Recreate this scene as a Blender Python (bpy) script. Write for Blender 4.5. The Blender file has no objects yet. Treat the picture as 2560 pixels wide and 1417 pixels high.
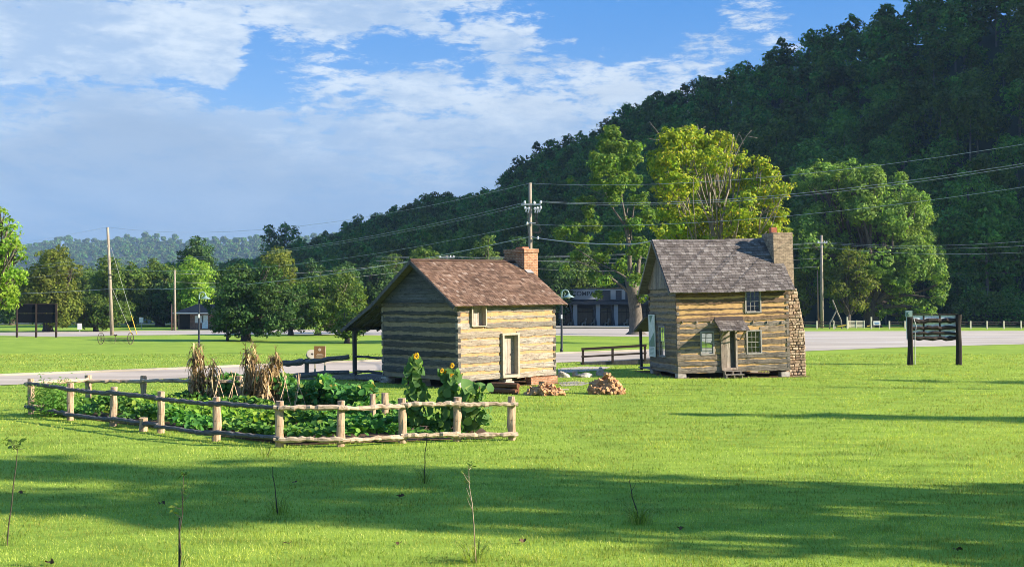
import bpy, math, random
import numpy as np
from mathutils import Vector, Matrix, Euler

R = math.radians
sc = bpy.context.scene
COL = sc.collection

# ------------------------------------------------------------------ camera
EYE = 3.95            # camera stands on a bank above the lawn
F = 3000.0            # focal length in photograph pixels (2560 wide)
HOR = 760.0           # horizon row in the photograph
PITCH = math.atan((HOR - 708.5) / F)
cam_d = bpy.data.cameras.new('camera')
cam_d.sensor_width = 36.0
cam_d.lens = 36.0 * F / 2560.0
cam_d.clip_start = 0.1
cam_d.clip_end = 12000
cam = bpy.data.objects.new('camera', cam_d)
COL.objects.link(cam)
cam.location = (0, 0, EYE)
cam.rotation_euler = (R(90) + PITCH, 0, 0)
sc.camera = cam

# ------------------------------------------------------------------ light
SUN_AZ, SUN_EL = -12.0, 25.0       # degrees from +X (right), towards the camera
S = Vector((math.cos(R(SUN_AZ)) * math.cos(R(SUN_EL)),
            math.sin(R(SUN_AZ)) * math.cos(R(SUN_EL)), math.sin(R(SUN_EL))))
sun_d = bpy.data.lights.new('sun', 'SUN')
sun_d.energy = 5.0
sun_d.angle = R(0.5)
sun_d.color = (1.0, 0.88, 0.71)
sun = bpy.data.objects.new('sun', sun_d)
COL.objects.link(sun)
sun.rotation_euler = (-S).to_track_quat('-Z', 'Y').to_euler()
sc.view_settings.view_transform = 'Standard'
sc.view_settings.look = 'None'
sc.view_settings.gamma = 1.0
sc.view_settings.use_curve_mapping = False
sc.view_settings.exposure = 1.5
sc.cycles.max_bounces = 6
sc.cycles.transparent_max_bounces = 12
sc.cycles.volume_bounces = 0
sc.cycles.filter_width = 0.9

world = bpy.data.worlds.new('World')
sc.world = world
world.use_nodes = True


class NT:
    """small node-tree helper"""
    def __init__(self, tree):
        self.t = tree
        self.t.nodes.clear()

    def n(self, typ, ins=None, **kw):
        nd = self.t.nodes.new(typ)
        for k, v in kw.items():
            setattr(nd, k, v)
        for k, v in (ins or {}).items():
            self.set(nd.inputs[k], v)
        return nd

    def set(self, sock, v):
        if isinstance(v, bpy.types.NodeSocket):
            self.t.links.new(v, sock)
        elif isinstance(v, bpy.types.Node):
            self.t.links.new(v.outputs[0], sock)
        else:
            if sock.type == 'RGBA' and len(v) == 3:
                v = (*v, 1.0)
            sock.default_value = v

    def math(self, op, a, b=0.0, c=None, clamp=False):
        nd = self.n('ShaderNodeMath', {0: a, 1: b}, operation=op, use_clamp=clamp)
        if c is not None:
            self.set(nd.inputs[2], c)
        return nd.outputs[0]

    def mix(self, fac, a, b, blend='MIX'):
        nd = self.n('ShaderNodeMix', data_type='RGBA', blend_type=blend)
        self.set(nd.inputs[0], fac)
        self.set(nd.inputs[6], a)
        self.set(nd.inputs[7], b)
        return nd.outputs[2]

    def ramp(self, fac, stops, interp='LINEAR'):
        nd = self.n('ShaderNodeValToRGB', {0: fac})
        cr = nd.color_ramp
        cr.interpolation = interp
        while len(cr.elements) < len(stops):
            cr.elements.new(0.5)
        for e, (p, c) in zip(cr.elements, stops):
            e.position = p
            e.color = (*c, 1.0) if len(c) == 3 else c
        return nd.outputs[0]

    def rng(self, v, a, b, c=0.0, d=1.0, interp='SMOOTHSTEP'):
        nd = self.n('ShaderNodeMapRange', {0: v, 1: a, 2: b, 3: c, 4: d}, interpolation_type=interp)
        return nd.outputs[0]

    def noise(self, vec, scale, detail=4, rough=0.55, dist=0.0):
        nd = self.n('ShaderNodeTexNoise', {'Scale': scale, 'Detail': detail, 'Roughness': rough, 'Distortion': dist})
        if vec is not None:
            self.set(nd.inputs['Vector'], vec)
        return nd.outputs[0]

    def mapping(self, vec, scale=(1, 1, 1), loc=(0, 0, 0)):
        nd = self.n('ShaderNodeMapping', {'Vector': vec, 'Scale': scale, 'Location': loc})
        return nd.outputs[0]


def build_world():
    w = NT(world.node_tree)
    sky = w.n('ShaderNodeTexSky', sky_type='NISHITA', sun_disc=False, sun_elevation=R(SUN_EL),
              sun_rotation=R(90 - SUN_AZ), altitude=300.0, air_density=1.0, dust_density=0.6, ozone_density=2.0)
    tc = w.n('ShaderNodeTexCoord')
    D = tc.outputs['Generated']
    sep = w.n('ShaderNodeSeparateXYZ', {0: D})
    x, y, z = sep.outputs
    az = w.math('ARCTAN2', x, y)              # azimuth from +Y
    el = w.math('ARCSINE', z)
    # cloud layer coordinates: position on a flat layer high above the ground
    den = w.math('ADD', w.math('MAXIMUM', z, 0.0), 0.10)
    px = w.math('DIVIDE', x, den)
    py = w.math('DIVIDE', y, den)
    P = w.n('ShaderNodeCombineXYZ', {0: px, 1: py, 2: 0.0}).outputs[0]
    A = w.n('ShaderNodeCombineXYZ', {0: az, 1: w.math('MULTIPLY', el, 2.2), 2: 0.37}).outputs[0]
    n1 = w.noise(A, 10.0, 10, 0.62, 0.5)
    n2 = w.noise(w.mapping(A, (1, 1.5, 1), (3.1, 0.4, 0)), 20.0, 9, 0.68, 0.3)
    n3 = w.noise(w.mapping(P, (0.8, 0.8, 1), (7.0, 2.0, 0)), 1.1, 6, 0.55, 0.1)
    dens = w.math('ADD', w.math('MULTIPLY', n1, 0.60), w.math('MULTIPLY', n2, 0.56))
    dens = w.math('ADD', dens, w.math('MULTIPLY', n3, 0.12))
    n4 = w.noise(w.mapping(A, (1, 1.35, 1), (1.3, 2.2, 0)), 46.0, 7, 0.66, 0.35)
    dens = w.math('ADD', dens, w.math('MULTIPLY', w.math('SUBTRACT', n4, 0.5), 0.50))
    # cloud banks (azimuth, elevation, half widths, weight) in radians
    def bank(pxl, pyl, rx, ry, wt):
        a0 = math.atan((pxl - 1280) / F)
        e0 = math.atan((HOR - pyl) / F)
        dx = w.math('DIVIDE', w.math('SUBTRACT', az, a0), rx / F)
        dy = w.math('DIVIDE', w.math('SUBTRACT', el, e0), ry / F)
        r2 = w.math('ADD', w.math('MULTIPLY', dx, dx), w.math('MULTIPLY', dy, dy))
        return w.math('MULTIPLY', w.math('EXPONENT', w.math('MULTIPLY', r2, -1.0)), wt)
    for b in ((190, 130, 330, 130, .33), (480, 120, 150, 60, .26), (545, 185, 60, 40, .16),
              (820, 20, 260, 70, .34), (1250, 90, 130, 45, .18), (1020, 235, 330, 90, .15),
              (1500, 230, 330, 90, .13), (1820, 120, 150, 40, .18), (1900, 20, 120, 60, .10),
              (470, 320, 260, 60, .16), (1350, 330, 500, 60, .11), (1150, 5, 160, 30, .14),
              (640, 180, 60, 110, -.26), (450, 10, 150, 30, -.12), (1010, 125, 120, 50, -.20),
              (1560, 70, 190, 70, -.22), (420, 245, 260, 32, -.14), (2050, 20, 130, 80, -.16), (1180, 170, 60, 50, -.1)):
        dens = w.math('ADD', dens, bank(*b))
    low = w.rng(el, 0.17, 0.10, 0.0, 0.17)
    dens = w.math('ADD', dens, low)
    cov = w.rng(dens, 0.632, 0.80)
    # sunlit parts of the cloud, and grey undersides
    sh = w.noise(w.mapping(A, (1, 1.25, 1), (0.0, 0.06, 0)), 9.0, 7, 0.58, 0.35)
    br = w.rng(w.math('ADD', sh, w.math('MULTIPLY', w.math('SUBTRACT', n4, 0.5), 0.45)), 0.34, 0.68)
    ccol = w.mix(br, (0.41, 0.55, 0.75), (0.72, 0.81, 0.90))
    skycol = w.mix(1.0, sky.outputs[0], (0.36, 0.72, 1.30), 'MULTIPLY')
    strength = 0.11
    skyc = w.n('ShaderNodeVectorMath', {0: skycol}, operation='SCALE')
    skyc.inputs[3].default_value = strength
    zen = w.rng(el, 0.06, 0.27)
    base = w.mix(zen, (0.36, 0.60, 0.88), (0.105, 0.345, 0.80))
    base = w.mix(0.80, skyc.outputs[0], base)
    col = w.mix(w.math('MULTIPLY', cov, 0.9), base, ccol)
    # grey-blue bank of mist low over the hills
    mn = w.noise(w.mapping(A, (0.8, 1.0, 1), (1.7, 0, 0)), 6.0, 5, 0.5, 0.3)
    m = w.math('SUBTRACT', 0.166, el)
    m = w.math('ADD', m, w.math('MULTIPLY', w.math('SUBTRACT', mn, 0.5), 0.13))
    m = w.math('ADD', m, bank(330, 420, 250, 110, 0.09))
    mist = w.rng(m, -0.01, 0.085)
    col = w.mix(w.math('MULTIPLY', mist, 0.9), col, w.mix(w.rng(w.math('ADD', el, w.math('MULTIPLY', w.math('SUBTRACT', n1, 0.5), 0.16)), 0.03, 0.13), (0.215, 0.345, 0.55), (0.31, 0.43, 0.61)))
    # added fill light: sky strength raised overhead, above the framed part
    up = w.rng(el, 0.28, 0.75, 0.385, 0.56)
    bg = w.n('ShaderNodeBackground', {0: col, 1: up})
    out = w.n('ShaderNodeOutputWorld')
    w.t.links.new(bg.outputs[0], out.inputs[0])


build_world()


# ------------------------------------------------------------------ where things stand
def pt(px, py, Y):
    """world point seen at photograph pixel (px, py) when it stands Y metres ahead"""
    return Vector(((px - 1280.0) / F * Y, Y, EYE - (py - HOR) / F * Y))


def gr(px, py):
    """point of the flat ground seen at photograph pixel"""
    Y = EYE * F / (py - HOR)
    return Vector(((px - 1280.0) / F * Y, Y, 0.0))


# ------------------------------------------------------------------ mesh helpers
class MB:
    def __init__(self):
        self.v, self.f, self.m = [], [], []

    def add(self, vs, fs, mi=0):
        o = len(self.v)
        self.v.extend([tuple(p) for p in vs])
        self.f.extend([tuple(i + o for i in f) for f in fs])
        self.m.extend([mi] * len(fs))

    def box(self, c, s, rot=None, mi=0, jit=0.0, rnd=random):
        c = Vector(c)
        hx, hy, hz = s[0] / 2, s[1] / 2, s[2] / 2
        vs = []
        for i in (-1, 1):
            for j in (-1, 1):
                for k in (-1, 1):
                    p = Vector((i * hx, j * hy, k * hz))
                    if jit:
                        p += Vector((rnd.uniform(-jit, jit), rnd.uniform(-jit, jit), rnd.uniform(-jit, jit)))
                    if rot is not None:
                        p = rot @ p
                    vs.append(c + p)
        self.add(vs, ((0, 1, 3, 2), (4, 6, 7, 5), (0, 4, 5, 1), (2, 3, 7, 6), (0, 2, 6, 4), (1, 5, 7, 3)), mi)

    def bar(self, a, b, w, h, mi=0, up=(0, 0, 1)):
        """rectangular bar from a to b, w across, h along up"""
        a, b = Vector(a), Vector(b)
        d = (b - a)
        L = d.length
        d.normalize()
        u = Vector(up)
        s = d.cross(u)
        if s.length < 1e-4:
            u = Vector((0, 1, 0))
            s = d.cross(u)
        s.normalize()
        u = s.cross(d)
        rot = Matrix((d, s, u)).transposed()
        self.box((a + b) / 2, (L, w, h), rot, mi)

    def tube(self, pts, rad, n=8, mi=0, cap=True, wob=0.0, rnd=random):
        pts = [Vector(p) for p in pts]
        if not hasattr(rad, '__len__'):
            rad = [rad] * len(pts)
        rings = []
        prev = None
        for i, p in enumerate(pts):
            d = (pts[min(i + 1, len(pts) - 1)] - pts[max(i - 1, 0)])
            if d.length < 1e-9:
                d = Vector((0, 0, 1))
            d.normalize()
            if prev is None:
                a = d.orthogonal().normalized()
            else:
                a = prev - d * prev.dot(d)
                if a.length < 1e-6:
                    a = d.orthogonal()
                a.normalize()
            prev = a
            b = d.cross(a)
            ring = []
            for k in range(n):
                t = 2 * math.pi * k / n
                rr = rad[i] * (1 + (rnd.uniform(-wob, wob) if wob else 0))
                ring.append(p + (a * math.cos(t) + b * math.sin(t)) * rr)
            rings.append(ring)
        vs = [q for r in rings for q in r]
        fs = []
        for i in range(len(pts) - 1):
            for k in range(n):
                fs.append((i * n + k, i * n + (k + 1) % n, (i + 1) * n + (k + 1) % n, (i + 1) * n + k))
        if cap:
            fs.append(tuple(range(n - 1, -1, -1)))
            fs.append(tuple((len(pts) - 1) * n + k for k in range(n)))
        self.add(vs, fs, mi)

    def prism(self, poly, thick, mi=0):
        """poly: list of 3D points in one plane; thick: offset vector"""
        n = len(poly)
        t = Vector(thick)
        vs = [Vector(p) for p in poly] + [Vector(p) + t for p in poly]
        fs = [tuple(range(n)), tuple(range(2 * n - 1, n - 1, -1))]
        for i in range(n):
            j = (i + 1) % n
            fs.append((i, i + n, j + n, j))
        self.add(vs, fs, mi)

    def disc(self, c, r, nrm, n=20, mi=0):
        c = Vector(c)
        d = Vector(nrm).normalized()
        a = d.orthogonal().normalized()
        b = d.cross(a)
        self.add([c + (a * math.cos(2 * math.pi * k / n) + b * math.sin(2 * math.pi * k / n)) * r for k in range(n)],
                 [tuple(range(n))], mi)

    def obj(self, name, mats, parent=None, smooth=False):
        me = bpy.data.meshes.new(name)
        me.from_pydata(self.v, [], self.f)
        return finish(name, me, mats, parent, smooth, self.m)


def finish(name, me, mats, parent=None, smooth=False, mi=None):
    if not isinstance(mats, (list, tuple)):
        mats = [mats]
    for m in mats:
        me.materials.append(m)
    if mi is not None and len(mats) > 1:
        me.polygons.foreach_set('material_index', np.array(mi, dtype=np.int32))
    if smooth:
        me.polygons.foreach_set('use_smooth', np.ones(len(me.polygons), dtype=bool))
    me.update()
    o = bpy.data.objects.new(name, me)
    COL.objects.link(o)
    if parent is not None:
        o.parent = parent
    return o


def np_mesh(name, v, quads=None, tris=None):
    """mesh from numpy arrays"""
    me = bpy.data.meshes.new(name)
    v = np.asarray(v, dtype=np.float32)
    me.vertices.add(len(v))
    me.vertices.foreach_set('co', v.ravel())
    parts, starts, tot = [], [], 0
    if quads is not None and len(quads):
        parts.append(np.asarray(quads, dtype=np.int32).ravel())
        starts.append(np.arange(len(quads), dtype=np.int32) * 4)
        tot = len(quads) * 4
    if tris is not None and len(tris):
        parts.append(np.asarray(tris, dtype=np.int32).ravel())
        starts.append(tot + np.arange(len(tris), dtype=np.int32) * 3)
    li = np.concatenate(parts)
    st = np.concatenate(starts)
    me.loops.add(len(li))
    me.loops.foreach_set('vertex_index', li)
    me.polygons.add(len(st))
    me.polygons.foreach_set('loop_start', st)
    me.update(calc_edges=True)
    return me


def tag(o, label=None, cat=None, group=None, kind=None):
    if label:
        o['label'] = label
    if cat:
        o['category'] = cat
    if group:
        o['group'] = group
    if kind:
        o['kind'] = kind
    return o


def thing(name, label, cat, loc=(0, 0, 0), rz=0.0, group=None, ry=0.0):
    o = bpy.data.objects.new(name, None)
    o.empty_display_size = 0.2
    COL.objects.link(o)
    o.location = loc
    o.rotation_euler = (0, ry, rz)
    return tag(o, label, cat, group)


def copy_tree(o, parent=None):
    c = o.copy()
    COL.objects.link(c)
    if parent is not None:
        c.parent = parent
    for ch in list(o.children):
        copy_tree(ch, c)
    return c


# ------------------------------------------------------------------ materials
MATS = {}


def new_mat(name):
    m = bpy.data.materials.new(name)
    m.use_nodes = True
    MATS[name] = m
    return m, NT(m.node_tree)


def close(t, shader):
    out = t.n('ShaderNodeOutputMaterial')
    t.t.links.new(shader if isinstance(shader, bpy.types.NodeSocket) else shader.outputs[0], out.inputs[0])


def principled(t, col, rough=0.8, bump=None, bstr=0.3, bdist=0.02, metal=0.0, spec=0.3):
    b = t.n('ShaderNodeBsdfPrincipled', {'Base Color': col, 'Roughness': rough, 'Metallic': metal,
                                         'Specular IOR Level': spec})
    if bump is not None:
        bp = t.n('ShaderNodeBump', {'Strength': bstr, 'Distance': bdist, 'Height': bump})
        t.t.links.new(bp.outputs[0], b.inputs['Normal'])
    return b


def m_plain(name, col, rough=0.7, var=0.15, scale=6.0, metal=0.0, spec=0.3):
    m, t = new_mat(name)
    tc = t.n('ShaderNodeTexCoord')
    n = t.noise(tc.outputs['Object'], scale, 5, 0.6)
    c = t.mix(t.rng(n, .3, .7), tuple(x * (1 - var) for x in col), tuple(min(1, x * (1 + var)) for x in col))
    close(t, principled(t, c, rough, n, .15, .01, metal, spec))
    return m


def m_leaf(name, stops, trans=0.35, tcol=None, objvar=0.0, nsc=0.35, nvar=.15):
    m, t = new_mat(name)
    g = t.n('ShaderNodeNewGeometry')
    c = t.ramp(g.outputs['Random Per Island'], stops)
    tc = t.n('ShaderNodeTexCoord')
    n = t.noise(tc.outputs['Object'], nsc, 3, 0.5)
    hs = t.n('ShaderNodeHueSaturation', {'Hue': t.rng(n, .3, .7, .5 - .08 * nvar, .5 + .08 * nvar), 'Saturation': 1.0,
                                         'Value': t.rng(n, .3, .7, 1 - nvar, 1 + nvar), 'Color': c})
    c = hs.outputs[0]
    if objvar:
        oi = t.n('ShaderNodeObjectInfo')
        hs2 = t.n('ShaderNodeHueSaturation', {'Hue': t.rng(oi.outputs['Random'], 0, 1, .5 - .03 * objvar, .5 + .025 * objvar, 'LINEAR'),
                                              'Saturation': 1.0, 'Value': t.rng(oi.outputs['Random'], 0, 1, 1 - .4 * objvar, 1 + .5 * objvar, 'LINEAR'),
                                              'Color': c})
        c = hs2.outputs[0]
    d = principled(t, c, 0.65, spec=0.15)
    tr = t.n('ShaderNodeBsdfTranslucent', {'Color': t.mix(1.0, c, tcol or (1.5, 1.6, .7), 'MULTIPLY')})
    mx = t.n('ShaderNodeMixShader', {0: trans, 1: d.outputs[0], 2: tr.outputs[0]})
    close(t, mx)
    return m


def m_bark(name, c1, c2, scale=3.0):
    m, t = new_mat(name)
    tc = t.n('ShaderNodeTexCoord')
    n = t.noise(t.mapping(tc.outputs['Object'], (1, 1, .25)), scale * 3, 6, .65)
    close(t, principled(t, t.ramp(n, ((.35, c1), (.65, c2))), .9, n, .6, .04))
    return m


def m_log(name, axis, dark, mid, light, warm, warm_amt, upper=None):
    """hewn, weathered timber with the grain along one axis"""
    m, t = new_mat(name)
    tc = t.n('ShaderNodeTexCoord')
    g = t.n('ShaderNodeNewGeometry')
    isl = g.outputs['Random Per Island']
    off = t.n('ShaderNodeCombineXYZ', {0: t.math('MULTIPLY', isl, 37.0), 1: t.math('MULTIPLY', isl, 11.0), 2: 0.0})
    v = t.n('ShaderNodeVectorMath', {0: tc.outputs['Object'], 1: off.outputs[0]}, operation='ADD').outputs[0]
    st = [6.0, 6.0, 6.0]
    st[axis] = 0.45
    grain = t.noise(t.mapping(v, tuple(st)), 3.2, 9, .68, .5)
    fine = [26.0, 26.0, 26.0]
    fine[axis] = 1.4
    fin = t.noise(t.mapping(v, tuple(fine)), 2.0, 6, .7, .2)
    blot = t.noise(t.mapping(v, (1.0, 1.0, 2.2)), 1.5, 6, .62, .4)
    c = t.ramp(grain, ((.30, dark), (.50, mid), (.68, light)))
    c = t.mix(t.rng(fin, .58, .72, 0, .75), c, dark)
    wm = t.math('ADD', t.math('MULTIPLY', isl, .9), t.math('MULTIPLY', blot, .8))
    c = t.mix(t.rng(wm, .62, 1.15, 0, warm_amt), c, warm)
    c = t.n('ShaderNodeHueSaturation', {'Value': t.rng(t.math('FRACT', t.math('MULTIPLY', isl, 7.31)), 0, 1, .68, 1.28, 'LINEAR'), 'Color': c}).outputs[0]
    spots = t.noise(v, 9.0, 4, .7, .8)
    c = t.mix(t.rng(spots, .57, .68, 0, .8), c, tuple(x * .6 for x in dark))
    st2 = [5.0, 5.0, 5.0]
    st2[axis] = 1.1
    weath = t.noise(t.mapping(v, tuple(st2), (5, 3, 1)), 1.6, 6, .7, .6)
    c = t.mix(t.rng(weath, .52, .66, 0, .75), c, tuple(x * 1.1 for x in dark))
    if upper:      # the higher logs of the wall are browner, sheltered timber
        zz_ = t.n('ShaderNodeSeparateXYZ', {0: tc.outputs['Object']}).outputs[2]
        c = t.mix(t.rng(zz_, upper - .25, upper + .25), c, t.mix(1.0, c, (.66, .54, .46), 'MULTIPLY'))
    h = t.math('ADD', t.math('MULTIPLY', grain, .6), t.math('MULTIPLY', fin, .4))
    close(t, principled(t, c, .85, h, .75, .03, spec=.2))
    return m


def m_shingle(name, stops):
    m, t = new_mat(name)
    g = t.n('ShaderNodeNewGeometry')
    tc = t.n('ShaderNodeTexCoord')
    c = t.ramp(g.outputs['Random Per Island'], stops)
    n = t.noise(t.mapping(tc.outputs['Object'], (14, 2, 2)), 2.0, 6, .65)
    b = t.noise(tc.outputs['Object'], .9, 4, .6)
    c = t.mix(t.rng(n, .35, .7, 0, .45), c, stops[0][1])
    hs = t.n('ShaderNodeHueSaturation', {'Value': t.rng(b, .3, .7, .8, 1.2), 'Color': c})
    close(t, principled(t, hs.outputs[0], .85, n, .5, .01, spec=.2))
    return m


def m_brick(name, c1, c2, mortar, bw=.21, bh=.072):
    m, t = new_mat(name)
    tc = t.n('ShaderNodeTexCoord')
    so = t.n('ShaderNodeSeparateXYZ', {0: tc.outputs['Object']})
    sn = t.n('ShaderNodeSeparateXYZ', {0: tc.outputs['Normal']})
    ax = t.math('GREATER_THAN', t.math('ABSOLUTE', sn.outputs[0]), .5)
    h = t.n('ShaderNodeMix', data_type='FLOAT')
    t.set(h.inputs[0], ax)
    t.set(h.inputs[2], so.outputs[0])
    t.set(h.inputs[3], so.outputs[1])
    v = t.n('ShaderNodeCombineXYZ', {0: h.outputs[0], 1: so.outputs[2], 2: 0.0})
    br = t.n('ShaderNodeTexBrick', {'Vector': v.outputs[0], 'Color1': c1, 'Color2': c2, 'Mortar': mortar, 'Scale': 1.0,
                                    'Mortar Size': .008, 'Mortar Smooth': .3, 'Bias': 0.0, 'Brick Width': bw, 'Row Height': bh})
    n = t.noise(tc.outputs['Object'], 5, 5, .6)
    hs = t.n('ShaderNodeHueSaturation', {'Value': t.rng(n, .3, .7, .65, 1.25), 'Color': br.outputs[0]})
    close(t, principled(t, hs.outputs[0], .9, t.math('SUBTRACT', 1.0, br.outputs[1]), .7, .01, spec=.15))
    return m


def m_island(name, stops, scale=8.0, rough=.9, bstr=.5):
    m, t = new_mat(name)
    g = t.n('ShaderNodeNewGeometry')
    tc = t.n('ShaderNodeTexCoord')
    c = t.ramp(g.outputs['Random Per Island'], stops)
    n = t.noise(tc.outputs['Object'], scale, 6, .65)
    hs = t.n('ShaderNodeHueSaturation', {'Value': t.rng(n, .3, .7, .6, 1.35), 'Color': c})
    close(t, principled(t, hs.outputs[0], rough, n, bstr, .03, spec=.15))
    return m


def m_grass_ground(name):
    m, t = new_mat(name)
    tc = t.n('ShaderNodeTexCoord')
    o = tc.outputs['Object']
    big = t.noise(o, .09, 5, .6, .3)
    mid = t.noise(t.mapping(o, (.7, 1.6, 1)), .8, 5, .65, .3)
    fine = t.noise(o, 9, 5, .7)
    c = t.ramp(mid, ((.32, (.125, .205, .026)), (.52, (.190, .285, .034)), (.70, (.265, .345, .050))))
    c = t.mix(t.rng(big, .40, .62, 0, .55), c, (.255, .345, .044))
    c = t.mix(t.rng(fine, .45, .75, 0, .45), c, (.085, .15, .014))
    dry = t.noise(t.mapping(o, (1, 1, 1), (9, 4, 0)), .35, 6, .7, .4)
    c = t.mix(t.rng(dry, .60, .74, 0, .45), c, (.28, .29, .06))
    h = t.math('ADD', t.math('MULTIPLY', fine, .5), t.math('MULTIPLY', mid, .5))
    close(t, principled(t, c, .95, h, .8, .08, spec=.1))
    return m


def m_blade(name):
    m, t = new_mat(name)
    g = t.n('ShaderNodeNewGeometry')
    tc = t.n('ShaderNodeTexCoord')
    o = tc.outputs['Object']
    c = t.ramp(g.outputs['Random Per Island'], ((.0, (.150, .215, .036)), (.5, (.250, .325, .052)), (.85, (.345, .400, .075)), (1, (.45, .44, .15))))
    mid = t.noise(t.mapping(o, (.7, 1.6, 1)), .8, 5, .65, .3)
    hs = t.n('ShaderNodeHueSaturation', {'Hue': t.rng(t.noise(o, .16, 5, .6, .4), .35, .65, .515, .483), 'Value': t.math('MULTIPLY', t.rng(mid, .3, .7, .66, 1.30), t.rng(t.noise(t.mapping(o, (.35, 1.3, 1), (4, 4, 0)), .28, 4, .6, .3), .35, .65, .80, 1.15)), 'Color': c})
    d = principled(t, hs.outputs[0], .5, spec=.25)
    tr = t.n('ShaderNodeBsdfTranslucent', {'Color': t.mix(1.0, hs.outputs[0], (1.5, 1.5, .7), 'MULTIPLY')})
    close(t, t.n('ShaderNodeMixShader', {0: .4, 1: d.outputs[0], 2: tr.outputs[0]}))
    return m


def m_asphalt(name, c1, c2):
    m, t = new_mat(name)
    tc = t.n('ShaderNodeTexCoord')
    o = tc.outputs['Object']
    n = t.noise(t.mapping(o, (.22, 1.2, 1)), .25, 7, .68, .5)
    f = t.noise(o, 22, 4, .7)
    c = t.mix(t.rng(n, .40, .60), tuple(x * .88 for x in c1), c2)
    c = t.mix(t.rng(f, .4, .75, 0, .3), c, tuple(x * .7 for x in c1))
    close(t, principled(t, c, .9, f, .4, .01, spec=.25))
    return m


def m_glass(name):
    m, t = new_mat(name)
    lw = t.n('ShaderNodeFresnel', {0: 1.45})
    tr = t.n('ShaderNodeBsdfTransparent', {0: (.82, .88, .88)})
    gl = t.n('ShaderNodeBsdfGlossy', {'Color': (.9, .95, 1), 'Roughness': .05})
    f = t.math('ADD', lw.outputs[0], .05)
    close(t, t.n('ShaderNodeMixShader', {0: f, 1: tr.outputs[0], 2: gl.outputs[0]}))
    return m


M_LAWN = m_grass_ground('lawn_grass')
M_BLADE = m_blade('grass_blade')
M_ROAD = m_asphalt('road_asphalt', (.355, .312, .265), (.425, .375, .32))
M_DRIVE = m_asphalt('drive_asphalt', (.35, .295, .24), (.42, .355, .29))
M_KERB = m_asphalt('kerb_concrete', (.26, .235, .19), (.34, .31, .25))
M_SOIL = m_asphalt('garden_soil', (.075, .042, .022), (.13, .075, .04))
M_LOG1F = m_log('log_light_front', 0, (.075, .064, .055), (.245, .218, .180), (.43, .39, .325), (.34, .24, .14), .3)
M_LOG1S = m_log('log_shaded_side', 1, (.035, .033, .030), (.080, .075, .068), (.15, .14, .125), (.14, .11, .08), .5)  # front log colour darkened, side wall's shade put into it
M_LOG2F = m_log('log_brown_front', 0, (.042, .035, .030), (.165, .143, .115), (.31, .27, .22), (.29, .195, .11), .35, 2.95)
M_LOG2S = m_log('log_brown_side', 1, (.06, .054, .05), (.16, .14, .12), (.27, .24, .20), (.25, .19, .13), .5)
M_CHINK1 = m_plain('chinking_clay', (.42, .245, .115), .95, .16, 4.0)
M_CHINK1S = m_plain('chinking_clay_shaded', (.245, .19, .12), .95, .15, 4.0)  # same clay as the front, toned down to carry the shade
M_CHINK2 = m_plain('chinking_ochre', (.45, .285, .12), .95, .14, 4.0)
M_CHINK2S = m_plain('chinking_ochre_shaded', (.30, .22, .13), .95, .14, 4.0)  # front ochre darkened, shade of the other walls is in the colour
M_SH1 = m_shingle('shingle_brown', ((0, (.070, .041, .028)), (.4, (.138, .081, .053)), (.75, (.188, .118, .081)), (.96, (.235, .160, .116)), (1, (.34, .27, .215))))
M_SH2 = m_shingle('shingle_grey', ((0, (.075, .062, .055)), (.4, (.128, .108, .097)), (.8, (.170, .148, .134)), (1, (.235, .210, .190))))
M_BRICK1 = m_brick('brick_red', (.24, .105, .058), (.345, .175, .095), (.44, .36, .26), .23, .085)
M_BRICK2 = m_brick('brick_brown', (.27, .20, .14), (.37, .285, .20), (.17, .135, .105), .22, .085)
M_STONE = m_island('chimney_stone', ((0, (.22, .15, .10)), (.35, (.36, .27, .18)), (.7, (.45, .36, .26)), (1, (.34, .22, .14))))
M_ROCK = m_island('rock', ((0, (.30, .28, .25)), (1, (.42, .38, .32))), 3.0)
M_MORTAR = m_plain('mortar', (.20, .15, .11), .95)
M_OLDW = m_log('weathered_board_x', 0, (.09, .08, .072), (.20, .18, .16), (.31, .28, .25), (.24, .19, .15), .3)
M_OLDV = m_log('weathered_board_vertical', 2, (.10, .085, .075), (.25, .22, .19), (.37, .33, .29), (.32, .23, .16), .45)
M_DOORW = m_log('door_plank', 2, (.13, .115, .10), (.27, .245, .215), (.37, .34, .30), (.32, .24, .16), .3)
M_DARKV = m_log('dark_board_vertical', 2, (.035, .036, .04), (.075, .077, .08), (.13, .13, .13), (.1, .09, .08), .4)
M_SIDING = m_log('dark_siding', 1, (.035, .038, .043), (.075, .078, .084), (.14, .145, .15), (.1, .1, .09), .4)
M_TRIMG = m_plain('grey_window_trim', (.27, .255, .23), .8)
M_TRIML = m_plain('pale_frame', (.36, .31, .235), .8)
M_DARK = m_plain('dark_interior', (.02, .018, .016), .95)
M_GLASS = m_glass('window_glass')
M_POST = m_log('peeled_post', 2, (.17, .105, .065), (.45, .325, .22), (.63, .50, .365), (.50, .345, .215), .5)
M_RAILF = m_log('peeled_rail', 0, (.20, .14, .09), (.52, .405, .285), (.70, .59, .44), (.54, .40, .26), .4)
M_RAILG = m_log('grey_shaded_rail', 0, (.05, .047, .044), (.135, .128, .122), (.23, .22, .21), (.17, .14, .12), .3)  # grey timber; on the garden fence the dark tone stands for shade
M_BARK = m_bark('bark_grey', (.06, .05, .04), (.17, .145, .115))
M_BARKD = m_bark('bark_dark', (.045, .036, .03), (.11, .09, .075))
M_BARKP = m_bark('bark_pale', (.12, .10, .08), (.30, .26, .21))
M_POLE = m_bark('pole_wood', (.19, .16, .12), (.34, .29, .225), 1.5)
M_POLER = m_bark('pole_red_brown', (.20, .12, .08), (.30, .18, .12), 1.5)
M_METAL = m_plain('galvanised', (.45, .47, .47), .45, .1, 4, .6)
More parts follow.
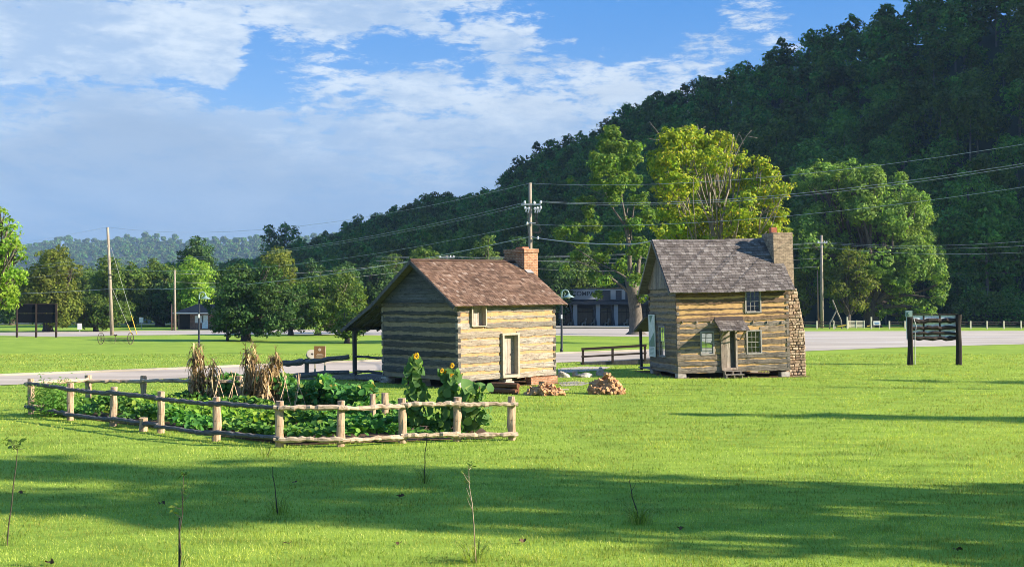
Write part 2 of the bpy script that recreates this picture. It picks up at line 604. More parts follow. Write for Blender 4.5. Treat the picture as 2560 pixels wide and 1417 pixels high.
M_WIRE = m_plain('wire_cable', (.42, .43, .41), .5)
M_WIRED = m_plain('black_cable', (.03, .03, .03), .6)
M_INSUL = m_plain('porcelain', (.75, .76, .74), .3)
M_LAMPG = m_plain('lamp_green', (.20, .29, .27), .5, .1, 4, .2)
M_LAMPD = m_plain('lamp_black', (.018, .022, .024), .5)
M_BLACK = m_plain('black_paint', (.006, .007, .010), .95, spec=.05)
M_SIGNW = m_log('tarred_wood_vertical', 2, (.010, .009, .008), (.026, .022, .019), (.06, .048, .04), (.04, .03, .025), .3)
M_SIGNWX = m_log('tarred_wood', 0, (.012, .010, .009), (.032, .026, .022), (.08, .06, .05), (.06, .04, .03), .3)
M_BLUEP = m_plain('pale_blue_panel', (.70, .78, .82), .6)
M_WHITE = m_plain('white_paint', (.72, .72, .70), .6, .06)
M_WHITES = m_plain('store_white', (.22, .24, .255), .7, .08, .5)
M_NAVY = m_plain('dark_navy', (.03, .035, .045), .6)
M_BROWNS = m_plain('brown_sign', (.24, .125, .045), .6)
M_TAN = m_plain('tan_mark', (.62, .50, .34), .7)
M_ROOFD = m_plain('asphalt_roof', (.095, .07, .06), .95, spec=.05)
M_BRICKH = m_brick('house_brick', (.20, .095, .07), (.25, .13, .10), (.25, .22, .2))
M_CREAM = m_plain('cream_paint', (.62, .56, .42), .7)
M_YELLOW = m_plain('yellow_guard', (.62, .42, .05), .6)
M_RUST = m_plain('rusty_iron', (.06, .042, .035), .8)
M_FLUE = m_plain('terracotta_flue', (.42, .14, .075), .8)
M_WOODCUT = m_island('split_wood', ((0, (.13, .055, .025)), (.3, (.26, .12, .055)), (.6, (.42, .24, .12)), (1, (.60, .42, .25))), 14)
M_HEWN = m_log('hewn_red_log', 0, (.045, .02, .012), (.14, .06, .03), (.26, .12, .06), (.2, .09, .04), .4)
M_CORN = m_leaf('dry_corn', ((0, (.11, .068, .032)), (.4, (.28, .190, .085)), (.8, (.47, .35, .17)), (1, (.66, .54, .31))), .3, (1.2, 1.1, .7))
M_CANE = m_plain('pale_cane', (.62, .42, .25), .8)
M_SQUASH = m_leaf('squash_leaf', ((0, (0.041, 0.123, 0.025)), (.5, (0.075, 0.196, 0.033)), (.85, (0.136, 0.275, 0.039)), (1, (0.231, 0.303, 0.055))), .3)
M_BEAN = m_leaf('bean_leaf', ((0, (0.042, 0.136, 0.036)), (.5, (0.075, 0.208, 0.048)), (.9, (0.128, 0.280, 0.060)), (1, (0.330, 0.240, 0.060))), .3)
M_SUNL = m_leaf('sunflower_leaf', ((0, (0.065, 0.147, 0.042)), (.6, (0.117, 0.224, 0.060)), (1, (0.260, 0.350, 0.084))), .4)
M_PETAL = m_leaf('sunflower_petal', ((0, (.60, .36, .02)), (1, (.80, .55, .04))), .3, (1.1, 1, .6))
M_SEED = m_plain('sunflower_disc', (.14, .075, .02), .9)
M_STEM = m_plain('green_stem', (.13, .18, .05), .7)
M_TWIG = m_plain('brown_twig', (.06, .045, .03), .8)
M_FERN = m_leaf('feathery_leaf', ((0, (0.075, 0.195, 0.036)), (1, (0.180, 0.330, 0.060))), .4)
M_DRYLEAF = m_leaf('fallen_leaf', ((0, (.05, .03, .02)), (1, (.14, .08, .04))), .1)
M_MAPLE = m_leaf('maple_leaf_yellow', ((0, (.11, .20, .020)), (.35, (.21, .300, .025)), (.75, (.32, .380, .028)), (.95, (.44, .425, .034)), (1, (.50, .36, .035))), .42, (1.3, 1.3, .5))
M_MAPLE_G = m_leaf('maple_leaf_green', ((0, (0.060, 0.135, 0.019)), (.6, (0.119, 0.207, 0.026)), (1, (0.204, 0.270, 0.029))), .35)
M_OAK = m_leaf('oak_leaf', ((0, (0.047, 0.093, 0.018)), (.5, (0.082, 0.139, 0.023)), (1, (0.139, 0.192, 0.030))), .35)
M_OLIVE = m_leaf('olive_leaf', ((0, (0.066, 0.096, 0.015)), (.5, (0.114, 0.147, 0.021)), (1, (0.174, 0.198, 0.029))), .35)
M_DEEP = m_leaf('deep_green_leaf', ((0, (0.022, 0.058, 0.016)), (.5, (0.042, 0.093, 0.022)), (1, (0.080, 0.144, 0.029))), .25)
M_MID = m_leaf('mid_green_leaf', ((0, (0.076, 0.148, 0.027)), (.5, (0.133, 0.224, 0.036)), (1, (0.218, 0.314, 0.053))), .35)
M_BRIGHT = m_leaf('bright_leaf', ((0, (0.105, 0.210, 0.024)), (.5, (0.175, 0.301, 0.030)), (1, (0.266, 0.378, 0.048))), .4)
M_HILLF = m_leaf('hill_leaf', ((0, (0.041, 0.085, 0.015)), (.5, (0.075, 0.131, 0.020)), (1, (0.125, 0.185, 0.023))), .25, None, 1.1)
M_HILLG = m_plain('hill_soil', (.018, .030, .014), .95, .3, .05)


# ------------------------------------------------------------------ ground, road, drive
def sheet(name, pts, mat, z, parent=None):
    mb = MB()
    mb.add([(p[0], p[1], z) for p in pts], [tuple(range(len(pts)))])
    o = mb.obj(name, mat, parent)
    n = o.data.polygons[0].normal
    if n.z < 0:
        o.data.flip_normals()
    return o


def structure(o):
    o['kind'] = 'structure'
    return o


g0 = MB()
g0.add([(-5000, -800, -.35), (5000, -800, -.35), (5000, 7000, -.35), (-5000, 7000, -.35)], [(0, 1, 2, 3)])
structure(g0.obj('ground', M_HILLG))
g1 = MB()
g1.add([(-260, -40, 0), (300, -40, 0), (300, 232, 0), (-260, 232, 0)], [(0, 1, 2, 3)])
structure(g1.obj('lawn', M_LAWN))

# road beyond the lawn (a broad highway with its shoulders)
road_near = [(-900, 836), (0, 839), (140, 842), (330, 838), (700, 835), (950, 838), (1400, 839), (1640, 842), (1985, 879), (2030, 877), (2250, 868), (2560, 860), (3000, 852)]
road_far = [(3000, 826), (2560, 827), (2000, 828), (1640, 821), (1390, 821), (900, 823), (400, 826), (0, 831), (-900, 829)]
structure(sheet('road', [gr(*p) for p in road_near] + [gr(*p) for p in road_far], M_ROAD, .02))
structure(sheet('pavement', [gr(1340, 820.6), gr(1660, 820.6), gr(1660, 815), gr(1340, 815)], M_KERB, .12))
mk = [((2010, 853.5), (2260, 855.5)), ((2010, 845), (2560, 842))]
mb = MB()
for (a, b) in mk:
    a, b = gr(*a), gr(*b)
    s = Vector((0, .22, 0))
    mb.add([a - s + Vector((0, 0, .026)), b - s + Vector((0, 0, .026)), b + s + Vector((0, 0, .026)), a + s + Vector((0, 0, .026))], [(0, 1, 2, 3)])
structure(mb.obj('road_marking', M_WHITE))

drive_far = [(-700, 965), (-300, 951), (0, 940), (250, 931), (470, 922), (700, 912), (950, 903), (1200, 893), (1400, 884), (1600, 877), (1800, 872), (1990, 866)]
drive_near = [(-700, 998), (-300, 978), (0, 963), (250, 954), (470, 945), (700, 936), (950, 926), (1200, 915), (1400, 906), (1600, 899), (1800, 893), (1990, 884)]
structure(sheet('driveway', [gr(*p) for p in drive_far] + [gr(*p) for p in reversed(drive_near)], M_DRIVE, .024))
mb = MB()
for i in range(len(drive_far) - 2):
    a, b = gr(*drive_far[i]), gr(*drive_far[i + 1])
    mb.bar(a + Vector((0, .12, .05)), b + Vector((0, .12, .05)), .26, .16)
structure(mb.obj('kerb', M_KERB))
structure(sheet('path', [gr(1395, 921), gr(1460, 916), gr(1530, 917), gr(1500, 926), gr(1430, 931), gr(1395, 933)], M_DRIVE, .02))
# bare worn patches by the cabins
structure(sheet('bare_patch', [gr(1395, 956), gr(1440, 952), gr(1475, 957), gr(1455, 963), gr(1405, 965)], M_KERB, .012))

DRIVE_POLY = None


# ------------------------------------------------------------------ hills
SKY = np.array([(300, 700), (500, 690), (600, 665), (650, 648), (700, 628), (750, 610), (800, 598), (830, 588), (900, 552), (980, 518), (1040, 502), (1080, 494), (1130, 484),
                (1180, 490), (1250, 447), (1300, 395), (1400, 352), (1500, 302), (1550, 268), (1690, 202), (1800, 165), (1900, 132), (2040, 62),
                (2130, 35), (2230, 0), (2400, -60), (2560, -120), (3000, -240), (3600, -330), (5000, -330)], dtype=float)
TREE_H = 15.0


def hill_h(x, y):
    x = np.asarray(x, dtype=float)
    y = np.asarray(y, dtype=float)
    yy = np.maximum(y, 1.0)
    px = 1280 + F * x / yy
    sy = np.interp(px, SKY[:, 0], SKY[:, 1])
    Dr = np.interp(px, [300, 500, 1280, 2560, 3600], [700, 680, 520, 335, 300])
    Db = np.interp(px, [300, 900, 1500, 2560], [420, 300, 238, 226])
    Hr = np.maximum(EYE + (HOR - sy) / F * Dr - TREE_H, 0.0)
    s = (y - Db) / (Dr - Db)
    h = np.where(s < 0, 0.0, np.where(s < 1, Hr * np.clip(s, 0, 1) ** 1.05, Hr * np.maximum(1 - .25 * (s - 1), .2)))
    # the mountain shoulder to the right of the picture, that keeps the low sun off the slope
    ax, ay, bx, by = 350., 215., 330., 620.
    t = np.clip(((x - ax) * (bx - ax) + (y - ay) * (by - ay)) / ((bx - ax) ** 2 + (by - ay) ** 2), 0, 1)
    d2 = (x - ax - t * (bx - ax)) ** 2 + (y - ay - t * (by - ay)) ** 2
    m = 285 * np.exp(-d2 / 75. ** 2)
    return np.maximum(h, m)


def terrain(name, xs, ys, fn, mat):
    X, Y = np.meshgrid(xs, ys)
    Z = fn(X, Y) - .3
    v = np.stack([X.ravel(), Y.ravel(), Z.ravel()], 1)
    nx, ny = len(xs), len(ys)
    i = np.arange(nx - 1)[None, :] + np.arange(ny - 1)[:, None] * nx
    q = np.stack([i, i + 1, i + nx + 1, i + nx], -1).reshape(-1, 4)
    me = np_mesh(name, v, quads=q)
    return structure(finish(name, me, mat, None, True))


terrain('hillside', np.arange(-260, 620, 8.0), np.arange(30, 960, 8.0), hill_h, M_HILLG)


FS = 2.6          # how much farther the far hills lie than their first sketch


def far_h(x, y):
    x, y = x / FS, y / FS
    px = 1280 + F * x / np.maximum(y, 1)
    sy = np.interp(px, [-600, 0, 100, 200, 330, 420, 520, 640, 800, 1000, 1400], [600, 607, 603, 600, 590, 586, 585, 590, 590, 600, 640])
    Dr = 1150.
    Hr = EYE / FS + (HOR - sy) / F * Dr - 8
    s = np.clip((y - 760) / (Dr - 760), 0, 1)
    return FS * (Hr * s ** .9 + 2.0 * np.sin(x / 37.) * s + 1.5 * np.sin(x / 14. + 1) * s)


terrain('far_hills', np.arange(-2300, 800, 40.0), np.arange(1920, 3440, 40.0), far_h, M_HILLG)


# ------------------------------------------------------------------ foliage
def leaf_quads(cen, nrm, size, rng, asp=.62):
    """diamond shaped leaf faces at cen facing nrm"""
    n = len(cen)
    nrm = nrm / np.maximum(np.linalg.norm(nrm, axis=1, keepdims=True), 1e-6)
    a = rng.normal(size=(n, 3))
    a -= nrm * (a * nrm).sum(1, keepdims=True)
    a /= np.maximum(np.linalg.norm(a, axis=1, keepdims=True), 1e-6)
    b = np.cross(nrm, a)
    s = (size * rng.uniform(.65, 1.3, n))[:, None]
    k = rng.uniform(-.25, .25, n)[:, None]
    v = np.stack([cen - a * s * .55, cen + b * s * .5 * asp + a * s * k * .4 + nrm * s * .08,
                  cen + a * s * .55, cen - b * s * .5 * asp + a * s * k * .4 + nrm * s * .08], 1)
    return v.reshape(-1, 3), np.arange(n * 4).reshape(-1, 4)


def crown_points(blobs, rng, leaf, dens=1.0, sub=.28, up=.35, hollow=.55, squash=.85):
    """leaf centres and normals for a list of foliage masses (x, y, z, r)"""
    C, N = [], []
    for (bx, by, bz, r) in blobs:
        k = max(4, int(dens * 9 * (r / (sub * r + .35)) ** 1.6))
        d = rng.normal(size=(k, 3))
        d /= np.linalg.norm(d, axis=1, keepdims=True)
        rad = r * rng.uniform(hollow, 1.06, k) ** .7
        cc = np.array([bx, by, bz]) + d * rad[:, None] * np.array([1, 1, squash])
        sr = (sub * r + .12) * rng.uniform(.6, 1.3, k)
        m = np.maximum(5, (dens * 7.5 * (sr / leaf) ** 1.7)).astype(int)
        idx = np.repeat(np.arange(k), m)
        o = rng.normal(size=(len(idx), 3))
        o /= np.linalg.norm(o, axis=1, keepdims=True)
        rr = rng.uniform(.3, 1.0, len(idx)) ** .5
        p = cc[idx] + o * (sr[idx] * rr)[:, None] * np.array([1.05, 1.05, .75])
        nn = o * .7 + d[idx] * .7 + rng.normal(size=o.shape) * .55 + np.array([0, 0, up])
        C.append(p)
        N.append(nn)
    return np.concatenate(C), np.concatenate(N)


def limb(mb, a, b, r0, r1, rnd, bend=.12, n=6, sides=6):
    a, b = Vector(a), Vector(b)
    L = (b - a).length
    pts, rad = [], []
    off = Vector((rnd.uniform(-1, 1), rnd.uniform(-1, 1), rnd.uniform(-.2, .8))) * L * bend
    for i in range(n):
        t = i / (n - 1)
        p = a.lerp(b, t) + off * math.sin(math.pi * t) + Vector((rnd.uniform(-1, 1), rnd.uniform(-1, 1), rnd.uniform(-1, 1))) * L * .012
        if i in (0, n - 1):
            p = a.lerp(b, t)
        pts.append(p)
        rad.append(r0 + (r1 - r0) * t ** .8)
    mb.tube(pts, rad, sides)
    return pts


def tree(name, label, base, trunk_r, fork_z, blobs, leaf, leaf_mat, bark=M_BARKD, seed=1, dens=1.0, group=None,
         cat='tree', sub=.28, flare=1.5, extra=None, limbs=True, hollow=.55, squash=.85, limb_r=.45):
    """blobs in world coordinates; builds a thing with a trunk (with limbs) and a crown"""
    rng = np.random.default_rng(seed)
    rnd = random.Random(seed)
    base = Vector(base)
    root = thing(name, label, cat, base, 0, group)
    rel = [(b[0] - base.x, b[1] - base.y, b[2] - base.z, b[3]) for b in blobs]
    tm = MB()
    zs = [-.15, .12, .45, fork_z * .35, fork_z * .7, fork_z]
    cx = sum(b[0] for b in rel) / len(rel)
    cy = sum(b[1] for b in rel) / len(rel)
    tp = []
    for i, z in enumerate(zs):
        w = (z / max(fork_z, .1)) if z > 0 else 0
        tp.append((cx * .25 * w ** 2 + (rnd.uniform(-.05, .05) * trunk_r * 3 if i > 2 else 0), cy * .25 * w ** 2, z))
    tm.tube(tp, [trunk_r * flare, trunk_r * (1 + .5 * (flare - 1)), trunk_r * 1.06, trunk_r * .98, trunk_r * .9, trunk_r * .8], 10, wob=.07, rnd=rnd)
    top = Vector(tp[-1])
    if limbs:
        for b in rel:
            c = Vector(b[:3])
            st = Vector(tp[rnd.choice((4, 5, 5))])
            limb(tm, st, c, trunk_r * limb_r, .03, rnd)
            for q in range(3):
                d = Vector((rnd.gauss(0, 1), rnd.gauss(0, 1), rnd.gauss(.3, .8))).normalized()
                limb(tm, st.lerp(c, rnd.uniform(.55, .9)), c + d * b[3] * .9, trunk_r * .16, .015, rnd, .1, 4, 4)
    if extra:
        extra(tm, rnd)
    tm.obj('trunk', bark, root, True)
    C, N = crown_points(rel, rng, leaf, dens, sub, hollow=hollow, squash=squash)
    keep = C[:, 2] > .25
    v, q = leaf_quads(C[keep], N[keep], leaf, rng)
    finish('crown', np_mesh('crown', v, quads=q), leaf_mat, root)
    return root


def pblobs(lst, Y, depth, seed):
    """foliage masses given where they show in the photograph: (px, py, radius in px) at about Y metres"""
    rnd = random.Random(seed)
    out = []
    for (px, py, r) in lst:
        rm = r / F * Y
        y = Y + rnd.uniform(-depth, depth)
        p = pt(px, py, y)
        out.append((p.x, p.y, p.z, rm))
    return out


def fill_blobs(x0, x1, ytop, ybot, r, n, seed, shape=1.0):
    """rounded crown outline filled with masses, in photograph pixels"""
    rnd = random.Random(seed)
    cx, cy = (x0 + x1) / 2, (ytop + ybot) / 2
    hx, hy = (x1 - x0) / 2, (ybot - ytop) / 2
    out = []
    for i in range(n):
        for _ in range(60):
            u, v = rnd.uniform(-1, 1), rnd.uniform(-1, 1)
            wdt = math.sqrt(max(0, 1 - abs(v) ** 2.2)) * (1 - .22 * max(0, -v) * shape)
            if abs(u) < wdt:
                break
        out.append((cx + u * (hx - r * .75), cy + v * (hy - r * .75), r * rnd.uniform(.55, 1.3)))
    for i in range(max(3, n // 4)):
        a = rnd.uniform(0, 6.28)
        q = rnd.uniform(.92, 1.10)
        out.append((cx + math.cos(a) * (hx - r * .4) * q, cy + math.sin(a) * (hy - r * .3) * (q if math.sin(a) < 0 else .95), r * rnd.uniform(.35, .6)))
    return out


# --- prototypes for the wood on the hillside
def hill_proto(seed, h, w, leaf, nb, dens):
    rng = np.random.default_rng(seed)
    rnd = random.Random(seed)
    blobs = []
    for i in range(nb):
        a = rnd.uniform(0, 2 * math.pi)
        u = rnd.random()
        z = h * (.42 + .52 * u)
        prof = math.sin(math.pi * min(1, (.18 + .74 * u))) ** .7
        rr = w * .5 * prof * math.sqrt(rnd.random()) * .8
        blobs.append((rr * math.cos(a), rr * math.sin(a), z, w * rnd.uniform(.17, .27)))
    blobs.append((0, 0, h * .93, w * .17))
    C, N = crown_points(blobs, rng, leaf, dens, .3)
    v, q = leaf_quads(C, N, leaf, rng)
    tb = MB()
    tb.tube([(0, 0, -1.0), (.1, 0, h * .3), (0, .1, h * .75)], [.26, .2, .08], 5)
    tv = np.array(tb.v)
    tq = np.array([f for f in tb.f if len(f) == 4])
    v2 = np.concatenate([v, tv])
    q2 = np.concatenate([q, tq + len(v)])
    mi = np.concatenate([np.zeros(len(q), int), np.ones(len(tq), int)])
    return v2, q2, mi


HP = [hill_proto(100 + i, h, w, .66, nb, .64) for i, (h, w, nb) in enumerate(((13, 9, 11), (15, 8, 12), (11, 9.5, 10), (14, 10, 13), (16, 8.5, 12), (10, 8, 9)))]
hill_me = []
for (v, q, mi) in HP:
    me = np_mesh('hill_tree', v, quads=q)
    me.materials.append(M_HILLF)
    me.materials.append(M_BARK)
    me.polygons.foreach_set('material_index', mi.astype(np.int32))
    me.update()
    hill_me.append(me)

rng = np.random.default_rng(7)
pos = []
for Y in np.arange(228, 760, 6.6):
    step = 7.2
    for X in np.arange(-.30 * Y, .46 * Y, step):
        x, y = X + rng.uniform(-3, 3), Y + rng.uniform(-3, 3)
        px = 1280 + F * x / y
        Dr = np.interp(px, [300, 500, 1280, 2560, 3600], [700, 680, 520, 335, 300])
        Db = np.interp(px, [300, 900, 1500, 2560], [420, 300, 238, 226])
        if y > Dr + 14 or y < Db - 6 or px < 380 or px > 2700:
            continue
        h = float(hill_h(x, y))
        pos.append((x, y, h, px))
pos.sort(key=lambda p: p[1])
N_IND = 285
for i, (x, y, h, px) in enumerate(pos[:N_IND]):
    o = bpy.data.objects.new('hillside_tree', hill_me[int(rng.integers(len(hill_me)))])
    COL.objects.link(o)
    o.location = (x, y, h - .3)
    o.rotation_euler = (0, 0, rng.uniform(0, 6.28))
    s = rng.choice([.62, .8, .95, 1.1, 1.32]) * rng.uniform(.92, 1.08)
    o.scale = (s * rng.uniform(.9, 1.15), s * rng.uniform(.9, 1.15), s)
    tag(o, 'dark green broadleaf tree in the shaded lower wood of the hillside', 'tree', 'trees of the shaded hillside wood')


def merge_trees(name, plist, protos, mats, rng, smin, smax):
    V, Q, MI = [], [], []
    off = 0
    for (x, y, h, px) in plist:
        v, q, mi = protos[int(rng.integers(len(protos)))]
        a = rng.uniform(0, 6.28)
        s = rng.uniform(smin, smax)
        c, sn = math.cos(a), math.sin(a)
        vv = np.stack([(v[:, 0] * c - v[:, 1] * sn) * s + x, (v[:, 0] * sn + v[:, 1] * c) * s + y, v[:, 2] * s + h - .3], 1)
        V.append(vv)
        Q.append(q + off)
        MI.append(mi)
        off += len(v)
    me = np_mesh(name, np.concatenate(V), quads=np.concatenate(Q))
    return finish(name, me, mats, None, False, np.concatenate(MI))


HP2 = [hill_proto(200 + i, h, w, .88, nb, .57) for i, (h, w, nb) in enumerate(((13, 9, 9), (15, 8.5, 9), (11, 9.5, 8), (14, 10, 9)))]
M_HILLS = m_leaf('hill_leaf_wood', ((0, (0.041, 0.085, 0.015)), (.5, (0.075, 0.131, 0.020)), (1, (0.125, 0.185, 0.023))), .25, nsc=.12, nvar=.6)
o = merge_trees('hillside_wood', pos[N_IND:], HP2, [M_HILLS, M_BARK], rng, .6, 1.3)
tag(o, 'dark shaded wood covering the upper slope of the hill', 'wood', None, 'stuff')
HP3 = [hill_proto(300 + i, h, w, 2.3, nb, .5) for i, (h, w, nb) in enumerate(((14, 12, 7), (17, 11, 7), (12, 13, 6)))]
fp = []
for Y in np.arange(2100, 3080, 30):
    for X in np.arange(-.50 * Y, -.14 * Y, 22):
        x, y = X + rng.uniform(-12, 12), Y + rng.uniform(-12, 12)
        fp.append((x, y, float(far_h(np.array(x), np.array(y))) - 6, 0))
o = merge_trees('far_wood', fp, HP3, [M_HILLS, M_BARK], rng, 1.0, 1.9)
tag(o, 'hazy blue green wood on the far low hills', 'wood', None, 'stuff')


# ------------------------------------------------------------------ trees of the park
def T(name, label, px, basey, trunk_px, blobs_px, leaf, mat, bark=M_BARKD, depth=3.0, seed=1, fork=None, dens=1.0, Y=None, **kw):
    if Y is None:
        b = gr(px, basey)
    else:
        b = Vector(((px - 1280) / F * Y, Y, 0))
    bl = pblobs(blobs_px, b.y, depth, seed)
    zmin = min(q[2] - q[3] for q in bl)
    leaf, dens = leaf * .78, dens * 1.15
    return tree(name, label, b, trunk_px / F * b.y, fork if fork else max(1.2, zmin + .8), bl, leaf, mat, bark, seed, dens, **kw)


# the big yellowing maple behind the grey-roofed cabin
maple_b = [(1690, 585, 40), (1740, 590, 40), (1800, 590, 45), (1870, 590, 45), (1920, 575, 40), (1950, 540, 28), (1650, 575, 25),
           (1680, 520, 45), (1740, 530, 45), (1800, 540, 40), (1860, 520, 45), (1930, 490, 38), (1960, 470, 25), (1965, 585, 20),
           (1660, 465, 35), (1700, 460, 50), (1760, 470, 45), (1820, 450, 45), (1880, 460, 40), (1920, 440, 32),
           (1650, 400, 35), (1690, 395, 48), (1740, 390, 50), (1790, 400, 40), (1700, 350, 38), (1725, 335, 30), (1670, 345, 28), (1755, 355, 32),
           (1800, 350, 26), (1815, 370, 30), (1795, 335, 18), (1855, 400, 28), (1905, 410, 24), (1640, 430, 20), (1720, 610, 30), (1770, 615, 28), (1660, 610, 26), (1850, 615, 30), (1900, 610, 26), (1780, 500, 34), (1840, 560, 34), (1710, 560, 34)]


def maple_extra(tm, rnd):
    Y = 118.0
    b = Vector(((1795 - 1280) / F * Y, Y, 0))
    for (x0, y0, x1, y1, r) in ((1785, 620, 1775, 480, .22), (1800, 620, 1825, 470, .2), (1815, 600, 1905, 500, .16), (1790, 560, 1700, 420, .14),
                                (1825, 470, 1835, 335, .11), (1835, 400, 1880, 325, .06), (1700, 420, 1625, 305, .06), (1690, 400, 1660, 330, .05),
                                (1780, 480, 1745, 310, .07), (1745, 340, 1705, 312, .03), (1745, 335, 1765, 315, .03), (1905, 500, 1950, 430, .06),
                                (1835, 370, 1850, 330, .03), (1860, 360, 1850, 335, .02), (1650, 350, 1620, 345, .025), (1815, 610, 1880, 560, .12),
                                (1640, 330, 1655, 320, .02), (1870, 340, 1895, 345, .02), (1920, 470, 1960, 440, .025)):
        limb(tm, pt(x0, y0, Y) - b, pt(x1, y1, Y + rnd.uniform(-1, 1)) - b, r, max(.02, r * .35), rnd, .05, 6, 6)


T('maple_tree', 'big yellow green maple with bare twigs on top behind the grey-roofed cabin', 1795, 860, 15, maple_b, .40, M_MAPLE, M_BARKP, 3.6, 11, 4.5, 1.2, Y=118.0, extra=maple_extra, limb_r=.09, hollow=.3, sub=.22)

# tall thin-crowned maple with a thick trunk left of the grey-roofed cabin
m2 = [(1530, 330, 24), (1515, 360, 30), (1545, 375, 32), (1510, 410, 36), (1550, 420, 38), (1580, 400, 25), (1500, 455, 28), (1540, 465, 36), (1580, 450, 28), (1590, 370, 20),
      (1490, 390, 18), (1480, 500, 15), (1530, 500, 22), (1600, 500, 25), (1620, 540, 28), (1580, 560, 24), (1400, 580, 22), (1430, 570, 24), (1455, 600, 26), (1480, 560, 22),
      (1440, 640, 20), (1410, 670, 14), (1500, 640, 26), (1540, 600, 26), (1560, 660, 26), (1600, 620, 32), (1620, 680, 26), (1510, 700, 22), (1480, 690, 18), (1495, 735, 14), (1610, 740, 18),
      (1590, 700, 24), (1450, 500, 14), (1425, 450, 9), (1470, 530, 18)]


def m2_extra(tm, rnd):
    b = gr(1590, 836)
    Y = b.y
    for (x0, y0, x1, y1, r) in ((1588, 770, 1575, 620, .55), (1592, 770, 1600, 640, .45), (1575, 640, 1560, 560, .3), (1560, 560, 1512, 480, .18), (1575, 620, 1555, 500, .22),
                                (1555, 500, 1535, 400, .16), (1578, 600, 1590, 500, .15), (1580, 740, 1520, 690, .22), (1520, 690, 1440, 650, .12), (1575, 700, 1500, 660, .14),
                                (1500, 660, 1400, 590, .09), (1440, 460, 1510, 490, .06), (1430, 445, 1450, 465, .04), (1560, 720, 1470, 720, .08), (1560, 560, 1570, 520, .12)):
        limb(tm, pt(x0, y0, Y) - b, pt(x1, y1, Y + rnd.uniform(-1, 1)) - b, r, max(.03, r * .5), rnd, .05, 6, 7)


T('maple_tree', 'tall sparse green maple with thick flared trunk left of the grey-roofed cabin', 1590, 836, 17, m2, .50, M_MAPLE_G, M_BARK, 3.5, 23, 7.5, 1.25, hollow=.2, extra=m2_extra, flare=2.0, limbs=False)

big_r = fill_blobs(1990, 2330, 420, 760, 42, 46, 5) + [(2010, 450, 34), (2060, 430, 36), (2120, 430, 34), (2180, 445, 36), (2240, 480, 36), (2290, 540, 36), (2330, 640, 34), (2345, 680, 26), (2250, 740, 34), (2280, 760, 30), (2200, 640, 40), (2310, 590, 30), (2290, 500, 30), (2350, 720, 24), (2230, 770, 24), (2200, 780, 24), (2260, 795, 20), (2160, 770, 24), (2310, 770, 24), (2345, 745, 20), (2180, 730, 34), (2240, 700, 34), (2130, 700, 36), (2100, 750, 28)]
T('broadleaf_tree', 'huge round sunlit green tree right of the stone chimney', 2180, 822, 20, big_r, .62, M_MID, M_BARKD, 5, 31, 5, 1.15, Y=206.0)
T('broadleaf_tree', 'olive brown tinged tree below the huge round tree near the road poles', 2120, 824, 6, fill_blobs(2060, 2190, 620, 790, 26, 24, 8) + [(2120, 640, 24), (2085, 690, 22), (2150, 650, 24), (2110, 770, 18)], .5, M_OLIVE, M_BARKD, 3, 37, 2.5, .8, Y=200.5)
T('broadleaf_tree', 'dull green tree between stone chimney and the road poles', 2005, 824, 6, fill_blobs(1965, 2050, 640, 800, 26, 15, 9), .5, M_OLIVE, M_BARKD, 3, 38, 2.5, .8, Y=206.0)
T('broadleaf_tree', 'low shaded green tree in front of the dark wood beside the log sign', 2395, 818, 8, fill_blobs(2320, 2470, 690, 800, 30, 16, 14), .6, M_DEEP, M_BARKD, 3, 39, 2.5, .8, Y=226.0)
T('broadleaf_tree', 'tall mid green tree rising behind the right end of the wires', 2440, 815, 14, fill_blobs(2310, 2560, 430, 790, 48, 42, 15), .8, M_HILLF, M_BARKD, 5, 40, 6, .9, Y=236.0)

# left half
T('broadleaf_tree', 'wide dark green spreading tree beside the left lamp post', 615, 852, 11, fill_blobs(525, 745, 660, 835, 30, 44, 3, .2) + [(560, 810, 26), (540, 790, 24), (620, 820, 24), (690, 800, 26), (720, 770, 26), (600, 790, 30), (560, 700, 30), (545, 818, 18), (575, 828, 16), (655, 826, 20), (690, 822, 20), (735, 800, 24), (748, 740, 26), (530, 760, 20)], .36, M_DEEP, M_BARKD, 3, 41, 1.6, 1.0)
T('young_tree', 'slim trunked young tree half hidden in the wide dark tree', 569, 852, 3.0, fill_blobs(535, 610, 715, 812, 18, 12, 4), .34, M_DEEP, M_BARKD, 1.2, 42, 2.2, .9)
T('broadleaf_tree', 'small bright lower tree growing under the wide dark tree, right of it', 727, 838, 6, fill_blobs(685, 775, 700, 830, 22, 20, 6) + [(705, 815, 16), (750, 815, 16), (765, 780, 18)], .40, M_OAK, M_BARKD, 2, 43, 1.2, 1.0)
T('broadleaf_tree', 'broad sunlit green tree left of the porch of the brown-roofed cabin', 795, 838, 7, fill_blobs(745, 912, 684, 832, 28, 40, 7) + [(890, 730, 24), (895, 770, 24), (780, 705, 24), (870, 700, 22), (760, 760, 26), (765, 800, 22), (790, 815, 20), (830, 818, 18), (750, 720, 22)], .40, M_OAK, M_BARKP, 3, 44, 1.5, .95)
T('broadleaf_tree', 'low dark bushy tree seen beside and under the porch roof', 868, 858, 6, fill_blobs(832, 925, 770, 850, 20, 22, 10), .30, M_OAK, M_BARKD, 1.6, 45, .9, 1.0)
T('broadleaf_tree', 'tall sunlit tree standing behind the wide dark tree', 690, 824, 8, fill_blobs(640, 742, 615, 800, 28, 26, 12), .55, M_OLIVE, M_BARKD, 3, 46, 3, .9)
T('broadleaf_tree', 'rounded olive tree behind the low left end of the wide dark tree', 600, 824, 7, fill_blobs(552, 650, 664, 800, 26, 18, 13), .55, M_OLIVE, M_BARKD, 3, 47, 3, .9)
